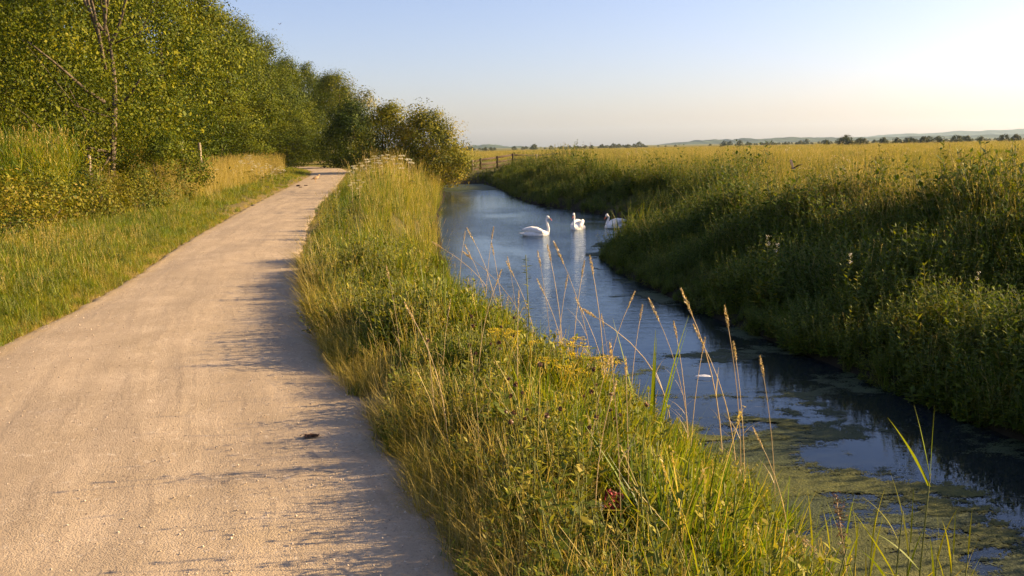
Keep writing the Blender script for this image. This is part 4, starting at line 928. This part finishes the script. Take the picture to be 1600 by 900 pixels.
def ragwort(seed):
    root = thing('yellow_flower', 'x', 'wildflower', (0, 0, 0), 0, 'yellow flowers in the near verge')
    G = Geo(); S = Geo(); Lf = Geo(); r = np.random.default_rng(seed)
    top = herb_geo(Lf, 0, 0, .62, 11, .075, (.35, .8), sm=1)
    for k in range(9):
        a = r.uniform(0, 6.28); q = r.uniform(.02, .11); e = top+np.array((q*math.cos(a), q*math.sin(a), .04+.03*r.uniform()-q*.15)); s0 = top-np.array((0, 0, .08+.05*r.uniform()))
        tube(G, [s0, (s0+e)/2+np.array((0, 0, -.01)), e], .0014, 3, .4, 1)
        n = 34; P = e+np.concatenate([disc(n, .032)[:, :2], r.normal(0, .004, (n, 1))], 1); leaves(G, P, rnd_dir(n)*.5+np.array((0, 0, 1)), .012, .8, U(0, 1, n))
    link('leaves', Lf.mesh('flower_leaves', [M['herb'], M['stem']]), root); link('flower_head', G.mesh('flower_head', [M['yellow'], M['stem']]), root); return root
rw = [ragwort(1), ragwort(2)]
for i, (px, py, Y, lb) in enumerate([(880, 541, 8.0, 'topmost yellow flower head at the water side of the verge'), (874, 560, 7.7, None), (909, 563, 7.7, None), (933, 571, 7.6, 'yellow flower head nearest the algae mats'), (800, 583, 7.5, None), (866, 597, 7.2, None), (874, 613, 7.0, None),
                                     (912, 577, 7.5, None), (786, 594, 7.4, None), (791, 563, 7.8, None), (818, 612, 7.1, 'lowest yellow flower head half sunk in the verge grass'), (893, 606, 7.1, None), (905, 545, 7.9, None), (895, 592, 7.3, None)]):
    p = at(px, py+6, Y*.82); z0 = float(height(p[0], p[1])); copy_thing(rw[i % 2], (p[0], p[1], z0), i*1.9, lb or 'yellow flat flower head in the cluster amid the near verge grass', None, max(.50, p[2]-z0+.10)/.68)
for o in rw: drop(o)

def hogweed(seed):
    root = thing('hogweed', 'x', 'wildflower', (0, 0, 0)); r = np.random.default_rng(seed); S = Geo(); G = Geo(); Lf = Geo()
    tube(S, [(0, 0, 0), (.01, 0, .5), (0, .01, 1.0)], (.010, .008, .005), 5, .6)
    U_ = []
    for k, (z, a, q, h) in enumerate([(1., 0, 0, .10), (.72, 1., .18, .28), (.62, 3.4, .20, .25), (.8, 5.0, .15, .22)]):
        G = Geo(); U_.append(G); e = np.array((q*math.cos(a), q*math.sin(a), z+h)); tube(S, [(0, 0, z), (e[0]*.6, e[1]*.6, z+h*.5), e-np.array((0, 0, .05))], .004, 4, .6)
        R = .085 if k == 0 else r.uniform(.05, .075)
        for j in range(14):
            b = r.uniform(0, 6.28); d = R*math.sqrt(r.uniform()); c = e+np.array((d*math.cos(b), d*math.sin(b), -.25*d)); tube(G, [e-np.array((0, 0, .05)), c], .0012, 3, .6)
            n = 12; leaves(G, c+np.concatenate([disc(n, .028)[:, :2], r.normal(0, .006, (n, 1))], 1), rnd_dir(n)*.6+np.array((.3, -.4, .8)), .022, .8, U(.2, 1, n))
    n = 14; a = U(0, 6.28, n); z = U(.1, .6, n); D = np.stack([np.cos(a), np.sin(a), .3+0*a], -1); leaves(Lf, np.stack([.12*np.cos(a), .12*np.sin(a), z], -1), rnd_dir(n)*.5+np.array((0, 0, 1)), .2, .6, U(.1, .6, n), 0, D)
    link('stem', S.mesh('hogweed_stem', [M['drystem']]), root); [link('umbel', g_.mesh('hogweed_umbel', [M['umbel']]), root) for g_ in U_]; link('leaves', Lf.mesh('hogweed_leaves', [M['herb']]), root); return root
hw = [hogweed(3), hogweed(4)]
GR = 'hogweed heads crowning the tall verge right of the path'; GL = 'white umbels in the straw grass left of the path'
for i, (px, py, Y) in enumerate([(552, 263, 36), (563, 258, 37), (548, 270, 34), (572, 252, 38), (585, 247, 39), (596, 246, 39), (606, 245, 40), (616, 247, 40), (628, 246, 41), (558, 268, 35), (592, 254, 37), (638, 252, 41), (577, 262, 35)]):
    p = at(px, py, Y); z0 = float(height(p[0], p[1])); copy_thing(hw[i % 2], (p[0], p[1], z0), i*2.3, 'browning hogweed with flat heads above the tall grass right of the path', GR, max(.8, p[2]-z0+.10)/1.1)
for px, py, Y, lb in [(550, 285, 25, 'pale cream umbel drooping over the right edge of the far path'), (561, 281, 25.5, 'cream umbel just right of the drooping one beside the far path'), (525, 292, 27, 'small white flower head closest to the far path on its right')]:
    p = at(px, py, Y); z0 = float(height(p[0], p[1])); copy_thing(hw[0], (p[0], p[1], z0), px, lb, GR, max(.35, p[2]-z0)/1.1)
for i, (px, py, Y) in enumerate([(376, 255, 48), (384, 250, 50), (393, 256, 49), (398, 262, 47), (404, 258, 49), (411, 264, 47), (417, 259, 49), (424, 262, 49), (431, 266, 48), (438, 263, 50), (390, 246, 52), (443, 268, 48), (408, 271, 45), (365, 268, 45), (336, 266, 43), (426, 272, 46)]):
    p = at(px, py, Y); z0 = float(height(p[0], p[1])); copy_thing(hw[i % 2], (p[0], p[1], z0), i*2.3, 'white flat umbel nodding in the straw grass left of the far path', GL, max(.6, p[2]-z0+.12)/1.1)
for o in hw: drop(o)

def bank_herb(seed, H=1.0, nl=16, size=.15, flower=True):
    root = thing('leafy_plant', 'x', 'wild plant', (0, 0, 0)); Lf = Geo(); Fl = Geo()
    top = herb_geo(Lf, 0, 0, H, nl, size, (.2, .7), seed, .10)
    for k in range(2): herb_geo(Lf, random.uniform(-.06, .06), random.uniform(-.06, .06), H*random.uniform(.5, .8), nl-5, size*.9, (.3, .8), random.uniform(0, 6), .2)
    link('leaves', Lf.mesh('plant_leaves', [M['herb'], M['stem']]), root)
    if flower:
        n = 40; P = top+np.stack([rng.normal(0, .015, n), rng.normal(0, .015, n), U(-.10, .04, n)], -1); leaves(Fl, P, rnd_dir(n), .019, .7, U(0, 1, n)); link('flower_head', Fl.mesh('plant_florets', [M['pinkwhite']]), root)
    return root
bh = [bank_herb(1), bank_herb(2, 1.0, 15, .19, False), bank_herb(3, 1.0, 18, .18, False)]
GB = 'leafy upright plants on the shaded right bank'
for i, (px, pt, pb, k, lb) in enumerate([(1197, 370, 452, 0, 'tall pale flowered plant on the dark bank, left of its neighbours'), (1190, 392, 455, 2, 'leafy spike just left below the tall pale flowered plant on the dark bank'), (1222, 380, 450, 0, 'faint flowered plant right of the tall pale one on the dark bank'),
                                         (1322, 396, 468, 0, 'pale flowered leafy plant midway along the dark right bank'), (1338, 425, 480, 1, 'leafy plant leaning right of the midway pale flowered one'), (1456, 411, 495, 1, 'pointed plant with pale tip rising beside the sunlit leaf clump'),
                                         (1432, 460, 525, 2, 'bright leafy plant at the left foot of the sunlit clump'), (1404, 458, 500, 2, 'small round topped plant left of the sunlit clump'), (1202, 461, 480, 2, 'tiny bright sprig low on the dark bank near the water')]):
    g = hit(px, pb, .30); p = at(px, pt, g[1]-.2); z0 = float(height(p[0], p[1])); copy_thing(bh[k], (p[0], p[1], z0), i*1.3, lb, GB, max(.25, p[2]-z0)/1.02)
for i, (px, pt) in enumerate([(1505, 445), (1520, 432), (1535, 424), (1550, 450), (1565, 460), (1580, 462), (1515, 470), (1540, 475), (1595, 470), (1490, 470), (1555, 490), (1575, 500), (1530, 500), (1612, 455), (1625, 480), (1500, 505), (1545, 520), (1585, 525), (1522, 452), (1568, 478), (1600, 500)]):
    g = hit(px, pt+62, .30); p = at(px, pt, g[1]-.15); z0 = float(height(p[0], p[1])); copy_thing(bh[1 + i % 2] if i != 2 else bh[0], (p[0], p[1], z0), i*1.3, 'bright yellow green leafy plant in the sunlit clump on the right bank', 'plants of the sunlit clump on the right bank', max(.4, p[2]-z0)/1.02)
for i, (px, pt, Y) in enumerate([(946, 230, 62), (988, 234, 55), (1012, 233, 58), (917, 236, 66), (1085, 232, 45), (1482, 219, 26), (1380, 226, 30), (872, 238, 78)]):
    p = at(px, pt, Y); z0 = float(height(p[0], p[1])); copy_thing(bh[1+i % 2], (p[0], p[1], z0), i*1.3, 'tall weed poking above the meadow grass against the far landscape', 'tall weeds standing above the meadow', max(.7, p[2]-z0)/1.02)
for o in bh: drop(o)

# reed shoots and arching leaves in the near right corner, iris leaves in the verge
def leafy_reed(label, loc, H, lv, rz=0, mat='grass', nm='reed'):
    root = thing(nm, label, 'reed', loc, rz); G = Geo(); q = np.linspace(0, 1, 6); S = np.stack([.03*H*q**2, 0*q, H*q], -1); tube(G, S, np.interp(q, (0, 1), (.006, .003)), 5, .35); link('stem', G.mesh('reed_stem', [M['stem']], True), root)
    for (f, ln, w_, az, lean, curl, dry) in lv:
        G = Geo(); c = np.array((.03*H*f*f, 0, H*f)); blades(G, c[None], ln, w_, az, lean, curl, dry, seg=8, taper=.03); link('leaf', G.mesh('reed_leaf', [M[mat]]), root)
    return root
p = at(1436, 845, 4.3); z0 = float(height(p[0], p[1])); zt = at(1425, 770, 4.3)[2]
leafy_reed('tall green reed shoot with three pointed leaves in front of the weedy water', (p[0], p[1], z0), max(.5, zt-z0+.1), [(.95, .42, .022, PI-.15, .42, .25, .3), (.98, .40, .020, PI-.2, .18, .12, .25), (1.0, .36, .016, 0, -.02, .05, .3), (.6, .35, .018, PI, .6, .5, .35), (.5, .3, .018, PI+.3, .5, .9, .4)])
p = at(1395, 895, 4.1); z0 = float(height(p[0], p[1])); zt = at(1370, 800, 4.1)[2]
leafy_reed('shorter leaning reed shoot left of the tall one', (p[0], p[1], z0), max(.4, zt-z0), [(.7, .45, .020, PI-.1, .5, .15, .4), (.6, .40, .020, PI+.4, .35, .6, .3), (.85, .3, .014, 2.5, .3, .9, .5)])
for i, (px, py, H) in enumerate([(1262, 890, .34), (1290, 880, .30), (1312, 893, .36), (1352, 898, .40), (1412, 895, .42), (1456, 893, .36), (1478, 900, .30), (1235, 872, .32), (1330, 880, .26), (1500, 905, .34)]):
    p = at(px, py, 4.25+.1*(i % 3)); z0 = min(float(height(p[0], p[1])), WATER_Z)
    leafy_reed('short slender green reed shoot standing in the weedy water of the near corner', (p[0], p[1], z0), p[2]-z0+H*.4, [(.75, H, .012, random.uniform(0, 6.28), .15, .3, .35), (.9, H*1.1, .011, random.uniform(0, 6.28), .12, .4, .45), (1., H*.8, .009, random.uniform(0, 6.28), .05, .2, .4), (.6, H*.9, .012, random.uniform(0, 6.28), .3, .5, .5)])['group'] = 'short reed shoots in the near corner'
def panicle(label, loc, H, lean, droop, dens, mat, nm='seed_grass'):
    root = thing(nm, label, 'grass', loc); G = Geo(); q = np.linspace(0, 1, 10); S = np.stack([lean*q**1.6*H, 0*q, H*q-droop*np.maximum(q-.7, 0)**2*H*3], -1); tube(G, S, np.interp(q, (0, 1), (.003, .0015)), 4, .5); link('stem', G.mesh('panicle_stem', [M['drystem']]), root)
    G = Geo(); n = dens; k = U(.72, 1.0, n); P = np.stack([np.interp(k, q, S[:, j]) for j in range(3)], -1)+rng.normal(0, .012, (n, 3)); D = np.array((lean, 0, .3))+.6*rnd_dir(n); leaves(G, P, rnd_dir(n), .022, .3, U(.2, 1, n), 0, D); link('seed_head', G.mesh('panicle_head', [M[mat]]), root); return root
p = at(1385, 880, 4.2); z0 = float(height(p[0], p[1])); panicle('arching straw coloured grass panicle bending left over the weedy water', (p[0], p[1], z0), at(1350, 797, 4.2)[2]-z0+.06, -.45, .5, 130, 'straw')
p = at(1345, 880, 4.15); z0 = float(height(p[0], p[1])); panicle('brown seeded dock like stalk with bristly top beside the arching panicle', (p[0], p[1], z0), at(1325, 772, 4.15)[2]-z0, -.12, 0, 150, 'seed')
for i, (px, pt, Y, lb) in enumerate([(765, 447, 9.8, 'clump of broad dark iris leaves in the verge grass'), (1020, 500, 7.1, 'clump of broad pale iris leaves at the edge of the algae')]):
    p = at(px, pt, Y); z0 = float(height(p[0], p[1])); H = max(.4, p[2]-z0)
    root = thing('iris_clump', lb, 'plant', (p[0], p[1], z0), i)
    for k in range(5): G = Geo(); blades(G, disc(1, .06), H*random.uniform(.75, 1.05), .034, random.uniform(0, 6.28), random.uniform(.0, .18), random.uniform(0, .3), .12+.25*i, seg=7, taper=.05); link('leaf', G.mesh('iris_leaf', [M['grass']]), root)
# sword-leaved sedge fan at the corner of the bank by the swans
p = np.array((3.3, 24.6)); SX = 0
root = thing('sedge_clump', 'yellow green fan of sword leaved sedge at the bank corner beside the swans', 'plant', (p[0], p[1], float(height(p[0], p[1]))))
for k in range(60):
    G = Geo(); blades(G, disc(1, .45), random.uniform(.7, 1.35), .026, random.uniform(0, 6.28), abs(random.gauss(.05, .16)), random.uniform(.1, .8), random.uniform(.2, .6), seg=6, taper=.04); link('leaf', G.mesh('sedge_leaf', [M['grass']]), root)
# one tall stem with small side leaves standing over the verge
p = at(829, 560, 8.6); z0 = float(height(p[0], p[1])); H = at(825, 398, 8.6)[2]-z0
root = thing('tall_stem', 'single tall green stem with tiny paired leaves rising above the near verge', 'plant', (p[0], p[1], z0)); G = Geo(); tube(G, [(0, 0, 0), (-.01, 0, H*.5), (-.03, 0, H)], (.007, .006, .004), 6, .4); link('stem', G.mesh('tall_stem', [M['stem']], True), root)
G = Geo(); n = 40; z = U(.45, 1.0, n)*H; a = U(0, 6.28, n); D = np.stack([np.cos(a), np.sin(a), .5+0*a], -1); leaves(G, np.stack([-.02+.03*np.cos(a), .03*np.sin(a), z], -1), rnd_dir(n)*.3+np.array((0, 0, 1)), U(.04, .09, n), .3, U(.3, .7, n), 0, D); link('leaves', G.mesh('tall_stem_leaves', [M['herb']]), root)

# ------------------------------------------------------------------ air
HZ = 1
if HZ:
    x0, x1, y0, y1, z0, z1 = -6600, 6600, -310, 7600, -3.3, 150.
    V = [(x, y, z) for z in (z0, z1) for y in (y0, y1) for x in (x0, x1)]
    me = bpy.data.meshes.new('haze'); me.from_pydata(V, [], [(0, 2, 3, 1), (4, 5, 7, 6), (0, 1, 5, 4), (2, 6, 7, 3), (0, 4, 6, 2), (1, 3, 7, 5)])
    t = NT('haze_air'); pv = t.n('ShaderNodeVolumePrincipled'); pv.inputs['Color'].default_value = (.60, .80, 1.0, 1); pv.inputs['Density'].default_value = 0.00007; pv.inputs['Anisotropy'].default_value = .3
    t.l(pv.outputs[0], t.out.inputs['Volume']); me.materials.append(t.mat)
    tag(link('haze', me), None, None, None, 'stuff')
